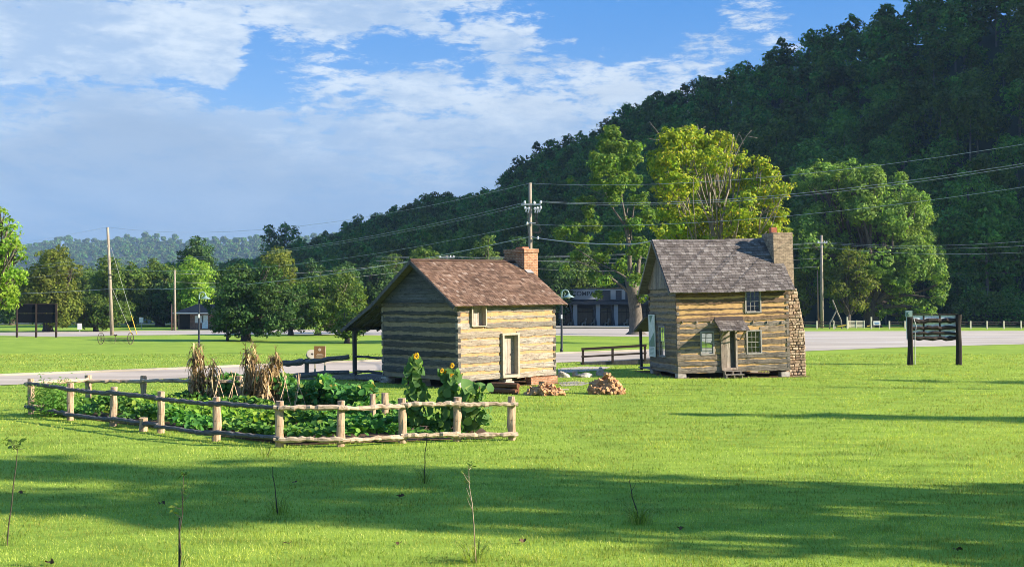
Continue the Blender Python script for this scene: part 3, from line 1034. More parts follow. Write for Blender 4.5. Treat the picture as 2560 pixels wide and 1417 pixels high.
T('broadleaf_tree', 'large rounded olive green tree behind the black notice boards', 120, 829, 12, fill_blobs(48, 205, 612, 825, 32, 46, 16), .5, M_OLIVE, M_BARKD, 3.5, 48, 3, .9)
T('broadleaf_tree', 'low spreading green tree left of the leaning utility pole', 240, 828, 6, fill_blobs(172, 330, 738, 822, 22, 30, 17), .45, M_OAK, M_BARKD, 3, 49, 1.5, .9)
T('broadleaf_tree', 'bright green tree cut off by the left edge of the photo', -45, 818, 16, fill_blobs(-120, 62, 540, 800, 32, 50, 18) + [(30, 580, 26), (45, 640, 22), (20, 560, 20), (40, 700, 22), (25, 760, 20), (0, 530, 16)], .36, M_BRIGHT, M_BARK, 3, 50, 3, .9, Y=90.0)
for i, (x0, x1, yt, s, mat, lab) in enumerate((
        (228, 310, 640, 60, M_OAK, 'shaded green tree just left of the leaning utility pole top'),
        (290, 375, 655, 61, M_OAK, 'pale crowned tree right of the leaning utility pole'),
        (340, 450, 650, 62, M_OAK, 'green tree behind the guy wires of the leaning pole'),
        (405, 480, 680, 63, M_DEEP, 'dark tree directly behind the thin far utility pole'),
        (440, 545, 598, 64, M_DEEP, 'tall dark crowned tree above the far house'),
        (438, 540, 640, 65, M_BRIGHT, 'light yellow green tree above the far house roof'),
        (470, 560, 700, 66, M_DEEP, 'dark tree between the far house and the left lamp post'),
        (745, 830, 650, 67, M_DEEP, 'dark shaded tree at the hill foot above the broad sunlit tree'),
        (820, 900, 660, 68, M_DEEP, 'dark leafy tree at the hill foot left of the porch roof'),
        (895, 990, 660, 69, M_DEEP, 'dark tree at the hill foot behind the porch roof'),
        (1010, 1110, 610, 70, M_OAK, 'mid green tree above the ridge of the brown roof'),
        (1150, 1270, 590, 71, M_OAK, 'mid green tree left of the crossarm pole'),
        (1345, 1430, 640, 72, M_DEEP, 'dark tree behind the shop roof by the brick chimney'),
        (1620, 1700, 640, 73, M_DEEP, 'dark tree behind the left gable of the grey-roofed cabin'),
        (175, 262, 668, 74, M_OAK, 'green tree between the olive tree and the leaning utility pole'),
        (372, 440, 672, 75, M_DEEP, 'dark green tree left of the thin far utility pole'),
        (500, 570, 668, 76, M_OAK, 'shaded tree right of the far house, behind the lamp'),
        (0, 60, 690, 77, M_DEEP, 'dark tree low behind the bright tree at the left edge'),
        (700, 775, 690, 78, M_DEEP, 'dark tree behind the bright lower tree by the road'),
        (940, 1030, 640, 79, M_OAK, 'shaded green tree behind the left roof slope'),
        (1085, 1165, 640, 80, M_DEEP, 'dark tree behind the middle of the brown ridge'),
        (1255, 1340, 600, 82, M_DEEP, 'dark tree behind the brick chimney and crossarm pole'),
        (1410, 1500, 620, 83, M_OAK, 'shaded tree directly behind the shop sign'))):
    Y = 205 + 6 * (i % 5) + (14 if i in (4,) else 0) + (9 if i > 13 else 0)
    T('broadleaf_tree', lab, (x0 + x1) / 2, 0, 6, fill_blobs(x0, x1, yt, 815, 30, 30, s), .62, mat, M_BARKD, 4, s, 3, .95, Y=Y)
# dark crowns standing up from the hill shoulder
for (x0, x1, yt, yb, s, Yd, lab) in ((652, 752, 566, 660, 81, 520, 'dark tree standing alone on the low left shoulder of the hill'),):
    b = Vector((((x0 + x1) / 2 - 1280) / F * Yd, Yd, float(hill_h(((x0 + x1) / 2 - 1280) / F * Yd, Yd)) - .3))
    tree('broadleaf_tree', lab, b, .5, 4, pblobs([(672, 590, 20), (690, 600, 26), (720, 582, 26), (735, 605, 26), (700, 625, 28), (670, 625, 20), (740, 630, 22), (712, 570, 14), (672, 572, 12)], Yd, 5, s), 1.2, M_HILLS, M_BARKD, s, .8)

def undergrowth(n, rng):
    px = np.where(rng.random(n) < .62, rng.uniform(-60, 1010, n), rng.uniform(2380, 2640, n))
    Y = np.where(px < 1500, 226, 214) + rng.uniform(0, 12, n)
    x = (px - 1280) / F * Y
    top = 4.6 + 1.6 * np.sin(x * .31) + .9 * np.sin(x * .83 + 1) + .6 * np.sin(x * 1.9)
    return np.stack([x, Y, .1 + np.maximum(top, .8) * rng.uniform(0, 1, n) ** .6], 1)


rng = np.random.default_rng(55)
C = undergrowth(15000, rng)
v, q = leaf_quads(C, rng.normal(size=C.shape) * .6 + np.array([.3, -.5, .8]), .55, rng)
tag(finish('undergrowth', np_mesh('undergrowth', v, quads=q), M_HILLS), 'dark shrubby undergrowth along the foot of the trees beyond the road', 'shrubs', None, 'stuff')

# trees to the right of the picture whose long shadows lie across the lawn
def shade_tree(label, x, y, h, w, z0, seed, mat=M_MID, n=26, dens=.5):
    rnd = random.Random(seed)
    bl = []
    for i in range(n):
        u = rnd.random()
        a = rnd.uniform(0, 6.28)
        prof = math.sin(math.pi * (.12 + .8 * u)) ** .6
        rr = w / 2 * prof * math.sqrt(rnd.random()) * .85
        bl.append((x + rr * math.cos(a), y + rr * math.sin(a), z0 + (h - z0) * u, w * rnd.uniform(.13, .2)))
    tree('broadleaf_tree', label, (x, y, 0), .4, z0 + 1, bl, .5, mat, M_BARKD, seed, dens)


shade_tree('tall tree at the near right edge of the lawn, outside the picture, closer one', 34, 15.6, 22, 6.6, 7, 91, n=40, dens=.9)
shade_tree('tall tree at the near right edge of the lawn, outside the picture, farther one', 42, 17.6, 27, 6.4, 9, 92, n=38, dens=.85)
shade_tree('low wide tree beside the camera bank, outside the picture', 24, 7.8, 14, 7, 4, 93, n=30, dens=.7)
shade_tree('narrow tall tree far along the right edge of the lawn, outside the picture', 56, 32.5, 26, 3.0, 12, 94, n=22, dens=.8)
shade_tree('narrow tree at the roadside end of the lawn, outside the picture', 60, 53.0, 20, 3.4, 10, 95, n=18, dens=.8)


# ------------------------------------------------------------------ log cabin helpers
def cut_rects(L, z0, z1, ops):
    """rectangles of a wall L long from z0 to z1 without its openings"""
    xs = sorted({0, L, *[o[0] for o in ops], *[o[1] for o in ops]})
    zs = sorted({z0, z1, *[o[2] for o in ops], *[o[3] for o in ops]})
    out = []
    for j in range(len(zs) - 1):
        run = None
        for i in range(len(xs) - 1):
            mx, mz = (xs[i] + xs[i + 1]) / 2, (zs[j] + zs[j + 1]) / 2
            solid = not any(o[0] < mx < o[1] and o[2] < mz < o[3] for o in ops)
            if solid:
                run = [xs[i], xs[i + 1]] if run is None else [run[0], xs[i + 1]]
            if (not solid or i == len(xs) - 2) and run is not None:
                out.append((run[0], run[1], zs[j], zs[j + 1]))
                run = None
    return out


def log_wall(L, z0, z1, hs, ops, seed, org, dr, nr, mats, parent, name='log_wall', tin=.16, rec=.026, proud=.012, gap=.34, phase=0.0):
    """a wall of hewn logs with chinking between; dr = along, nr = outward"""
    rnd = random.Random(seed)
    org, dr, nr = Vector(org), Vector(dr), Vector(nr)
    up = Vector((0, 0, 1))
    mb = MB()

    def P(s, d, z):
        return org + dr * s + nr * d + up * z
    z = z0 - phase
    k = 0
    while z < z1 - .05:
        hh = hs * rnd.uniform(.82, 1.18)
        lh = hh * (1 - (gap(z) if callable(gap) else gap) * rnd.uniform(.6, 1.35))
        za, zb = z, z + lh
        z += hh
        k += 1
        if za < z0:
            za = z0
        zb = min(zb, z1)
        if zb - za < .05:
            continue
        segs = [(-proud, L + proud)]
        for (a, b, c, d) in ops:
            if c < zb - .04 and d > za + .04:
                ns = []
                for (s0, s1) in segs:
                    if b <= s0 or a >= s1:
                        ns.append((s0, s1))
                    else:
                        if a > s0:
                            ns.append((s0, a))
                        if b < s1:
                            ns.append((b, s1))
                segs = ns
        p1, p2, p3 = rnd.uniform(0, 6), rnd.uniform(0, 6), rnd.uniform(0, 6)
        pr = rnd.uniform(-.012, .012)
        for (s0, s1) in segs:
            if s1 - s0 < .06:
                continue
            n = max(2, int((s1 - s0) / .11))
            vs = []
            for i in range(n + 1):
                s = s0 + (s1 - s0) * i / n
                e = .022 * math.sin(s * 1.7 + p1) + .012 * math.sin(s * 6.3 + p2) + rnd.uniform(-.014, .014)
                e2 = .020 * math.sin(s * 1.9 + p3) + .012 * math.sin(s * 7.1 + p1) + rnd.uniform(-.014, .014)
                f = pr + .006 * math.sin(s * 3 + p2) + rnd.uniform(-.005, .005)
                a, b = za + e2, zb + e
                c = .10 * (b - a)
                vs += [P(s, f - .014, a), P(s, f, a + c), P(s, f + .004, (a + b) / 2), P(s, f, b - c), P(s, f - .014, b), P(s, -tin, b), P(s, -tin, a)]
            fs = []
            m = 7
            for i in range(n):
                for q in range(m):
                    fs.append((i * m + q, (i + 1) * m + q, (i + 1) * m + (q + 1) % m, i * m + (q + 1) % m))
            fs.append(tuple(range(m)))
            fs.append(tuple(n * m + q for q in range(m - 1, -1, -1)))
            mb.add(vs, fs, 0)
    for (a, b, c, d) in cut_rects(L, z0 + .01, z1, ops):
        a += .03 if a == 0 else 0
        b -= .03 if b == L else 0
        vs = [P(a, -rec, c), P(b, -rec, c), P(b, -rec, d), P(a, -rec, d), P(a, -tin + .02, c), P(b, -tin + .02, c), P(b, -tin + .02, d), P(a, -tin + .02, d)]
        mb.add(vs, ((0, 1, 2, 3), (5, 4, 7, 6), (0, 4, 5, 1), (3, 2, 6, 7), (0, 3, 7, 4), (1, 5, 6, 2)), 1)
    o = mb.obj(name, mats, parent)
    bm_fix(o)
    return o


def bm_fix(o):
    import bmesh
    bm = bmesh.new()
    bm.from_mesh(o.data)
    bmesh.ops.recalc_face_normals(bm, faces=bm.faces)
    bm.to_mesh(o.data)
    bm.free()


def shingles(mb, o, du, dv, W, Ls, course, rnd, thick=.022, wmin=.11, wmax=.24, mi=0, sag=0.0, skip=None):
    """rows of split shingles on a slope: o eave corner, du along the eave, dv up the slope"""
    o, du, dv = Vector(o), Vector(du).normalized(), Vector(dv).normalized()
    nr = du.cross(dv)
    if nr.z < 0:
        nr = -nr
    rows = int(Ls / course)
    course = Ls / rows
    for r in range(rows):
        u = -rnd.uniform(0, .1)
        while u < W:
            w = rnd.uniform(wmin, wmax)
            u1 = min(u + w, W + rnd.uniform(0, .02))
            ua = max(u, 0)
            if u1 - ua > .03:
                v0 = r * course - rnd.uniform(0, .035) - (.05 if r == 0 else 0)
                v1 = min((r + 1.75) * course, Ls)
                lift = .012
                jt = rnd.uniform(-.006, .008)
                sg = -sag * math.sin(math.pi * (ua / W)) if sag else 0
                s2 = Vector((0, 0, sg))
                g = .006
                a = o + du * (ua + g) + dv * v0 + s2
                b = o + du * (u1 - g) + dv * (v0 + rnd.uniform(-.01, .01)) + s2
                c = o + du * (u1 - g) + dv * v1 + s2
                d = o + du * (ua + g) + dv * v1 + s2
                t0 = nr * (lift + thick + jt + .016)
                t1 = nr * .014
                l0 = nr * (lift + .016 + jt)
                mb.add([a + l0, b + l0, b + t0, a + t0, c + t1, d + t1], ((0, 1, 2, 3), (3, 2, 4, 5), (0, 3, 5), (1, 4, 2)), mi)
            u = u1
    return nr


def slab(mb, o, du, dv, W, Ls, t, mi=0, drop=0.0):
    o, du, dv = Vector(o), Vector(du).normalized(), Vector(dv).normalized()
    nr = du.cross(dv)
    if nr.z < 0:
        nr = -nr
    o = o - nr * drop
    mb.prism([o, o + du * W, o + du * W + dv * Ls, o + dv * Ls], -nr * t, mi)


class Frame:
    """a cabin's own axes: x along the front, y to the back, z up"""
    def __init__(self, A, th, roll):
        self.A, self.th, self.roll = Vector(A), th, roll
        self.d = Vector((math.cos(th), math.sin(th), 0))
        self.e = Vector((-math.sin(th), math.cos(th), 0))

    def at_front(self, px, py, back=0.0):
        """local (x, z) of the point of the front plane (moved back) seen at a photograph pixel"""
        k = (px - 1280) / F
        o = self.A + self.e * back
        u = (k * o.y - o.x) / (self.d.x - k * self.d.y)
        Y = o.y + self.d.y * u
        return u, EYE - (py - HOR) / F * Y - u * math.tan(self.roll)

    def at_side(self, px, py, x=0.0):
        k = (px - 1280) / F
        o = self.A + self.d * x
        v = (k * o.y - o.x) / (self.e.x - k * self.e.y)
        Y = o.y + self.e.y * v
        return v, EYE - (py - HOR) / F * Y


def window_part(root, u0, u1, z0, z1, y, cols, rows, along='x', face=-1, frame_mat=None, name='window', fw=.075):
    """sash window with frame, muntins and glass in a wall opening; along x (front) or y (side)"""
    fm = frame_mat or M_TRIMG

    def V(u, d, z):
        return (u, y + d, z) if along == 'x' else (y + d, u, z)

    def bx(mb, a, b, c, d, d0, d1, mi=0):
        p = V((a + b) / 2, (d0 + d1) / 2, (c + d) / 2)
        s = (b - a, abs(d1 - d0), d - c) if along == 'x' else (abs(d1 - d0), b - a, d - c)
        mb.box(p, s, None, mi)
    o = face
    mb = MB()
    bx(mb, u0 - fw, u0, z0 - fw, z1 + fw, o * .03, -o * .12)
    bx(mb, u1, u1 + fw, z0 - fw, z1 + fw, o * .03, -o * .12)
    bx(mb, u0, u1, z1, z1 + fw, o * .028, -o * .118)
    bx(mb, u0, u1, z0 - fw, z0, o * .045, -o * .118)
    w = mb.obj(name, fm, root)
    sm = MB()
    t = .022
    zc = (z0 + z1) / 2
    s = .035
    for (za, zb, dd) in ((z0, zc + s / 2, -o * .055), (zc - s / 2, z1, -o * .02)):
        bx(sm, u0, u0 + s, za, zb, dd, dd - o * .03)
        bx(sm, u1 - s, u1, za, zb, dd, dd - o * .03)
        bx(sm, u0 + s, u1 - s, za, za + s, dd, dd - o * .03)
        bx(sm, u0 + s, u1 - s, zb - s, zb, dd, dd - o * .03)
        for i in range(1, cols):
            uu = u0 + s + (u1 - u0 - 2 * s) * i / cols
            bx(sm, uu - t / 2, uu + t / 2, za + s, zb - s, dd - o * .004, dd - o * .026)
        for i in range(1, rows):
            zz = za + s + (zb - za - 2 * s) * i / rows
            bx(sm, u0 + s, u1 - s, zz - t / 2, zz + t / 2, dd - o * .006, dd - o * .024)
    sm.obj('sash', fm, w)
    gm = MB()
    for (za, zb, dd) in ((z0, zc, -o * .07), (zc, z1, -o * .035)):
        gm.add([V(u0 + .01, dd, za + .01), V(u1 - .01, dd, za + .01), V(u1 - .01, dd, zb - .005), V(u0 + .01, dd, zb - .005)], [(0, 1, 2, 3)])
    gm.obj('pane', M_GLASS, w)
    return w


def stones_wall(mb, org, du, nr, width_fn, z0, z1, ch, rnd, mi=0):
    """courses of rough stones on a face; width_fn(z) -> (a, b) along du"""
    org, du, nr = Vector(org), Vector(du), Vector(nr)
    z = z0
    while z < z1:
        h = ch * rnd.uniform(.7, 1.35)
        a, b = width_fn(z)
        u = a
        while u < b - .03:
            w = ch * rnd.uniform(.9, 2.3)
            u1 = b if u + w > b - .07 else u + w
            p = rnd.uniform(.0, .05)
            g = .014
            cs = [(u + g, z + g), (u1 - g, z + g), (u1 - g, z + h - g), (u + g, z + h - g)]
            cs = [(x + rnd.uniform(-.016, .016), y + rnd.uniform(-.016, .016)) for x, y in cs]
            k = .024
            cx, cz = (u + u1) / 2, z + h / 2
            ins = [(x + (k if x < cx else -k), y + (k if y < cz else -k)) for x, y in cs]
            back = [org + du * x + Vector((0, 0, y)) - nr * .03 for x, y in cs]
            fr = [org + du * x + Vector((0, 0, y)) + nr * (p + rnd.uniform(-.01, .012)) for x, y in cs]
            ff = [org + du * x + Vector((0, 0, y)) + nr * (p + .022) for x, y in ins]
            mb.add(back + fr + ff, [(0, 1, 5, 4), (1, 2, 6, 5), (2, 3, 7, 6), (3, 0, 4, 7), (4, 5, 9, 8), (5, 6, 10, 9), (6, 7, 11, 10), (7, 4, 8, 11), (8, 9, 10, 11)], mi)
            u = u1
        z += h


# ------------------------------------------------------------------ cabin with the brown roof and porch
A1 = gr(1146, 972)
TH1, ROLL1 = R(40), R(.7)
FR1 = Frame(A1, TH1, ROLL1)
W1, L1, ZB1, ZT1 = 6.13, 6.34, .34, 4.0
cab1 = thing('log_cabin', 'log cabin with brown shingle roof, brick chimney and open side porch', 'cabin', A1, TH1, None, -ROLL1)
RIDGE1 = 5.98


def c1_front(px, py):
    return FR1.at_front(px, py)


du0, dz1 = c1_front(1258, 838)
du1, dz0 = c1_front(1292, 934)
wu0, wz1 = c1_front(1181, 766)
wu1, wz0 = c1_front(1213, 813)
ops1 = [(du0 - .02, du1 + .02, dz0 - .02, dz1 + .02), (wu0, wu1, wz0, wz1)]
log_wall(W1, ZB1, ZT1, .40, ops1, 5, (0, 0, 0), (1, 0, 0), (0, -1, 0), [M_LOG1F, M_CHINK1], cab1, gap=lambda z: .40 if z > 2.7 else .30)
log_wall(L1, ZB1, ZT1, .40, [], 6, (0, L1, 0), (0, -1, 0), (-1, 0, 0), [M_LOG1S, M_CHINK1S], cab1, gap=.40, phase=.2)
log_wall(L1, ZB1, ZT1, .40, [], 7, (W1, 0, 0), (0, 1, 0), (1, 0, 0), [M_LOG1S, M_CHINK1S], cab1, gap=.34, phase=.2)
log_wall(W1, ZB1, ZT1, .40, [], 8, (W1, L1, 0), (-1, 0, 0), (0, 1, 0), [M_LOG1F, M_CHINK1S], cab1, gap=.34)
mb = MB()
mb.box((W1 / 2, L1 / 2, ZB1 + .1), (W1 - .36, L1 - .36, .1))
mb.box((W1 / 2, L1 / 2, ZT1 - .1), (W1 - .36, L1 - .36, .1))
mb.obj('floor', M_OLDW, cab1)
# doors
mb = MB()
fw = .10
mb.box((du0 - fw / 2, .05, (dz0 + dz1) / 2), (fw, .36, dz1 - dz0 + .02))
mb.box((du1 + fw / 2, .05, (dz0 + dz1) / 2), (fw, .36, dz1 - dz0 + .02))
mb.box(((du0 + du1) / 2, -.025, dz1 + .055), (du1 - du0 + 2 * fw + .04, .23, .10))
mb.box(((du0 + du1) / 2, .16, dz1 + .05), (du1 - du0, .13, .09))
mb.box(((du0 + du1) / 2, .16, dz0 - .07), (du1 - du0, .13, .10))
mb.box(((du0 + du1) / 2, -.03, dz0 - .075), (du1 - du0 + 2 * fw, .25, .14))
mb.obj('door_frame', M_TRIML, cab1)
mb = MB()
nb = 4
for i in range(nb):
    w = (du1 - du0 - .02) / nb
    mb.box((du0 + .01 + w * (i + .5), .19 + .004 * (i % 2), (dz0 + dz1) / 2), (w - .008, .05, dz1 - dz0 - .02))
door = mb.obj('door', M_DOORW, cab1)
mb = MB()
mb.box((du1 - .26, .155, (dz0 + dz1) / 2), (.03, .03, .12))
mb.obj('latch', M_RUST, door)
mb = MB()
for i in range(3):
    w = (wu1 - wu0 - .01) / 3
    mb.box((wu0 + .005 + w * (i + .5), .19 + .004 * (i % 2), (wz0 + wz1) / 2), (w - .008, .05, wz1 - wz0 - .01))
sh = mb.obj('shutter', M_DOORW, cab1)
mb = MB()
mb.box((wu0 - .025, .055, (wz0 + wz1) / 2), (.07, .335, wz1 - wz0 + .06))
mb.box((wu1 + .025, .055, (wz0 + wz1) / 2), (.06, .335, wz1 - wz0 + .06))
mb.box(((wu0 + wu1) / 2, .053, wz1 + .03), (wu1 - wu0, .33, .05))
mb.box(((wu0 + wu1) / 2, .053, wz0 - .03), (wu1 - wu0, .33, .05))
mb.obj('shutter_frame', M_TRIML, sh)
# gable siding (lapped boards), left and right
for (x, sgn, nm) in ((0.0, -1, 'gable_siding'), (W1, 1, 'gable_siding')):
    mb = MB()
    z = ZT1 + .005
    rnd = random.Random(3)
    slope = (RIDGE1 - .12 - ZT1) / (L1 / 2)
    while z < RIDGE1 - .22:
        h = rnd.uniform(.13, .18)
        ha = min(h, RIDGE1 - .15 - z)
        y0 = (z - ZT1) / slope + .02
        y1 = (z + ha - ZT1) / slope + .02
        cut = [(y0, y1, L1 - y1, L1 - y0)]
        o = sgn * (.012 + rnd.uniform(0, .012))
        t = sgn * .022
        pl = [(x + o + t, y0, z), (x + o + t, L1 - y0, z), (x + o * .3, L1 - y1, z + ha + .012), (x + o * .3, y1, z + ha + .012)]
        mb.prism(pl, (-sgn * .03, 0, 0))
        z += h
    s_ = mb.obj(nm, M_SIDING, cab1)
    bm_fix(s_)
# roof
OV, EV = .45, .34
fs = (RIDGE1 - (ZT1 - .02)) / (L1 / 2)
du = Vector((1, 0, 0))
ye, ze = -EV, ZT1 - .0 - EV * fs + .08
ridge = Vector((0, L1 / 2, RIDGE1 + .08))
rf = MB()
rnd = random.Random(9)
o_f = Vector((-OV, ye, ze))
dv = (Vector((-OV, L1 / 2, RIDGE1 + .08)) - o_f)
slab(rf, o_f, du, dv, W1 + 2 * OV, dv.length, .05, 1)
shingles(rf, o_f, du, dv, W1 + 2 * OV, dv.length, .185, rnd, .024)
yb, zb = L1 + .25, ZT1 + .02 - .25 * fs + .08
o_b = Vector((W1 + OV, yb, zb))
dvb = Vector((W1 + OV, L1 / 2, RIDGE1 + .08)) - o_b
slab(rf, o_b, -du, dvb, W1 + 2 * OV, dvb.length, .05, 1)
shingles(rf, o_b, -du, dvb, W1 + 2 * OV, dvb.length, .185, rnd, .024)
YP, ZP = 9.45, 2.62
o_p = Vector((W1 + OV, YP, ZP))
dvp = Vector((W1 + OV, yb + .02, zb + .0)) - o_p
slab(rf, o_p, -du, dvp, W1 + 2 * OV, dvp.length, .05, 1)
shingles(rf, o_p, -du, dvp, W1 + 2 * OV, dvp.length, .185, rnd, .024)
rf.box((W1 / 2, L1 / 2 - .05, RIDGE1 + .125), (W1 + 2 * OV, .14, .03), Matrix.Rotation(R(30), 3, 'X'), 0)
rf.obj('roof', [M_SH1, M_OLDW], cab1)
# rake boards
for x in (-OV - .02, W1 + OV + .02):
    mb = MB()
    pts_ = [Vector((x, ye, ze - .09)), Vector((x, L1 / 2, RIDGE1 + .0)), Vector((x, yb, zb - .09)), Vector((x, YP, ZP - .09))]
    for i in range(3):
        mb.bar(pts_[i], pts_[i + 1], .035, .17)
    mb.obj('rake_board', M_DARKV, cab1)
mb = MB()
for i in range(11):
    x = -.2 + (W1 + .4) * i / 10
    mb.bar((x, L1 + .1, zb - .13), (x, YP - .05, ZP - .10), .07, .12)
mb.bar((-.35, 8.95, ZP + .04), (W1 + .35, 8.95, ZP + .04), .14, .16)
mb.obj('rafter', M_DARKV, cab1)
for i in range(3):
    mb = MB()
    x = .05 + (W1 - .1) * i / 2
    mb.box((x, 8.95, (ZP - .04 + .2) / 2), (.17, .17, ZP - .24), None)
    mb.obj('porch_post', M_DARKV, cab1)
mb = MB()
for i in range(14):
    y = L1 + .12 + i * .2
    mb.box((W1 / 2, y, .24), (W1 - .1, .19, .05))
mb.bar((.0, L1 + .05, .14), (.0, 9.05, .14), .06, .16)
mb.obj('porch_floor', M_OLDW, cab1)
# porch end rails
for z in (1.22, .48):
    mb = MB()
    rnd = random.Random(int(z * 10))
    pts_ = [(.05 + rnd.uniform(-.02, .02), L1 + .03 + (8.9 - L1) * k / 6, z + rnd.uniform(-.025, .025)) for k in range(7)]
    mb.tube(pts_, [.065 * rnd.uniform(.85, 1.15) for _ in pts_], 7)
    mb.obj('porch_rail', M_DARKV, cab1)
# brick chimney on the right gable
CH1 = MB()
cx0, cx1, cy0, cy1 = W1 + .02, W1 + .95, L1 / 2 - .80, L1 / 2 + .80
CH1.box(((cx0 + cx1) / 2, (cy0 + cy1) / 2, 3.3), (cx1 - cx0, cy1 - cy0, 6.6), None)
CH1.box(((cx0 + cx1) / 2, (cy0 + cy1) / 2, 6.62), (cx1 - cx0 + .07, cy1 - cy0 + .07, .20), None)
ch = CH1.obj('chimney', M_BRICK1, cab1)
mb = MB()
mb.box(((cx0 + cx1) / 2, L1 / 2 - .1, 6.77), (.42, .55, .11))
mb.obj('flue', M_FLUE, ch)
mb = MB()
yA, yB = cy0 - .25, L1 / 2 - .08
mb.bar((W1 + OV - .2, yA, ze + (yA - ye) * fs + .06), (W1 + OV - .2, yB, ze + (yB - ye) * fs + .06), .42, .012)
mb.obj('flashing', M_METAL, cab1)
# foundation: brick corner and stacked stone piers
mb = MB()
mb.box((W1 - .85, .12, .02), (1.74, .42, .60))
mb.obj('brick_foundation', M_BRICK1, cab1)
for (x, y) in ((.22, .2), (W1 * .5, .2), (.22, L1 - .22), (.22, L1 * .5), (W1 - .25, L1 - .22)):
    mb = MB()
    rnd = random.Random(int(x * 10 + y))
    for k in range(4):
        mb.box((x + rnd.uniform(-.04, .04), y + rnd.uniform(-.04, .04), -.06 + k * .105), (rnd.uniform(.4, .62), rnd.uniform(.4, .6), .10), None, 0, .02, rnd)
    mb.obj('stone_pier', M_ROCK, cab1)

# ramp up to the porch
ramp1 = thing('wooden_ramp', 'grey timber ramp with rough rails leading up to the porch', 'ramp', (0, 0, 0))
pz = FR1.A + FR1.e * 8.95
post0 = Vector((pz.x - .25, pz.y - .12, 0))
end0 = gr(690, 948)
mb = MB()
for i in range(22):
    t = (i + .5) / 22
    c = post0.lerp(end0, t) + Vector((.35, .75, .26 * (1 - t) + .04))
    mb.box(c, (.2, 1.35, .045), Matrix.Rotation(-.2, 3, 'Z'))
mb.bar(post0 + Vector((.3, -.02, .18)), end0 + Vector((0, -.02, .06)), .06, .26)
mb.obj('deck', M_OLDW, ramp1)


def rough_rail(parent, name, a, b, r, mat, seed, n=9, wob=.35, sides=8):
    rnd = random.Random(seed)
    a, b = Vector(a), Vector(b)
    mid = (a + b) / 2
    L = (b - a).length
    d = (b - a).normalized()
    mb = MB()
    pts_, rad = [], []
    for i in range(n):
        t = i / (n - 1)
        e = r * wob
        pts_.append(Vector((-L / 2 + L * t, rnd.uniform(-e, e), rnd.uniform(-e, e))))
        rad.append(r * rnd.uniform(.78, 1.2) * (.85 if i in (0, n - 1) else 1))
    mb.tube(pts_, rad, sides, wob=.12, rnd=rnd)
    o = mb.obj(name, mat, parent, False)
    o.matrix_local = Matrix.Translation(mid) @ d.to_track_quat('X', 'Z').to_matrix().to_4x4()
    return o


rough_rail(ramp1, 'rail', post0 + Vector((0, 0, 1.18)), post0.lerp(end0, .66) + Vector((0, 0, .92)), .13, M_RAILG, 1, 8, .3)
rough_rail(ramp1, 'rail', post0.lerp(end0, .60) + Vector((0, -.08, .92)), end0 + Vector((0, 0, .80)), .16, M_RAILG, 2, 8, .3)
rough_rail(ramp1, 'rail', post0 + Vector((0, 0, .42)), post0.lerp(end0, .75) + Vector((0, 0, .18)), .13, M_RAILG, 3, 8, .3)
mb = MB()
p = post0.lerp(end0, .58)
mb.box((p.x, p.y + .1, .5), (.2, .17, 1.2))
mb.obj('post', M_RAILG, ramp1)

# ------------------------------------------------------------------ cabin with the grey roof
A2 = gr(1695, 945)
TH2, ROLL2 = R(11), R(1.5)
FR2 = Frame(A2, TH2, ROLL2)
W2, L2, ZB2, ZT2 = 6.39, 4.86, .22, 4.85
RIDGE2 = 7.38
cab2 = thing('log_cabin', 'two storey log cabin with grey shingle roof and stone chimney', 'cabin', A2, TH2, None, -ROLL2)


def c2(px0, py0, px1, py1):
    u0, z1 = FR2.at_front(px0, py0)
    u1, z0 = FR2.at_front(px1, py1)
    return u0, u1, z0, z1


win_l = c2(1756, 832, 1784, 883)
win_r = c2(1871, 828, 1903, 881)
win_u = c2(1870, 728, 1904, 778)
dr2 = c2(1806, 812, 1840, 920)
sv0, sz1 = FR2.at_side(1664, 818)
sv1, sz0 = FR2.at_side(1651, 888)
back_w = (2.6, 4.1, .75, 2.3)
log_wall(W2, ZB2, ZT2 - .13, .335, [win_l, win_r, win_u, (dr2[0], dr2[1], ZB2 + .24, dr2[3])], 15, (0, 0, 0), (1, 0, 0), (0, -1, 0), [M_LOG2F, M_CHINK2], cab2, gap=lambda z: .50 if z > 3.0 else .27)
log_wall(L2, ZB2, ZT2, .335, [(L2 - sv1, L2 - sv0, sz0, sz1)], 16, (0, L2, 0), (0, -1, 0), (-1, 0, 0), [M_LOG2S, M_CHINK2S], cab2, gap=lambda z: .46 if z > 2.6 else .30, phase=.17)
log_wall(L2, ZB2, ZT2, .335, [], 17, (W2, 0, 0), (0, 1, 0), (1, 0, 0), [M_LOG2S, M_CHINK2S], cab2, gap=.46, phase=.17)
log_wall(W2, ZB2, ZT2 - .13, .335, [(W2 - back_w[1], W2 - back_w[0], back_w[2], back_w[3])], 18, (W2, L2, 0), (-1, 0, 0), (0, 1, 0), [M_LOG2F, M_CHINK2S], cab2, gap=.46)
mb = MB()
mb.box((W2 / 2, L2 / 2, ZB2 + .12), (W2 - .36, L2 - .36, .12))
mb.box((W2 / 2, L2 / 2, 2.62), (W2 - .36, L2 - .36, .12))
mb.box((W2 / 2, L2 / 2, ZT2 - .06), (W2 - .36, L2 - .36, .08))
mb.obj('floor', M_DARKV, cab2)
window_part(cab2, *win_l, 0.0, 2, 2)
window_part(cab2, *win_r, 0.0, 3, 2)
window_part(cab2, *win_u, 0.0, 3, 2)
window_part(cab2, sv0, sv1, sz0, sz1, 0.0, 2, 3, 'y', -1)
window_part(cab2, back_w[0], back_w[1], back_w[2], back_w[3], L2, 2, 2, 'x', 1)
mb = MB()
mb.box((1.15, (1.2 + L2) / 2, 1.45), (.08, L2 - 1.5, 2.3))  # unseen wall added to keep the side window dark
mb.obj('added_partition', M_DARKV, cab2)
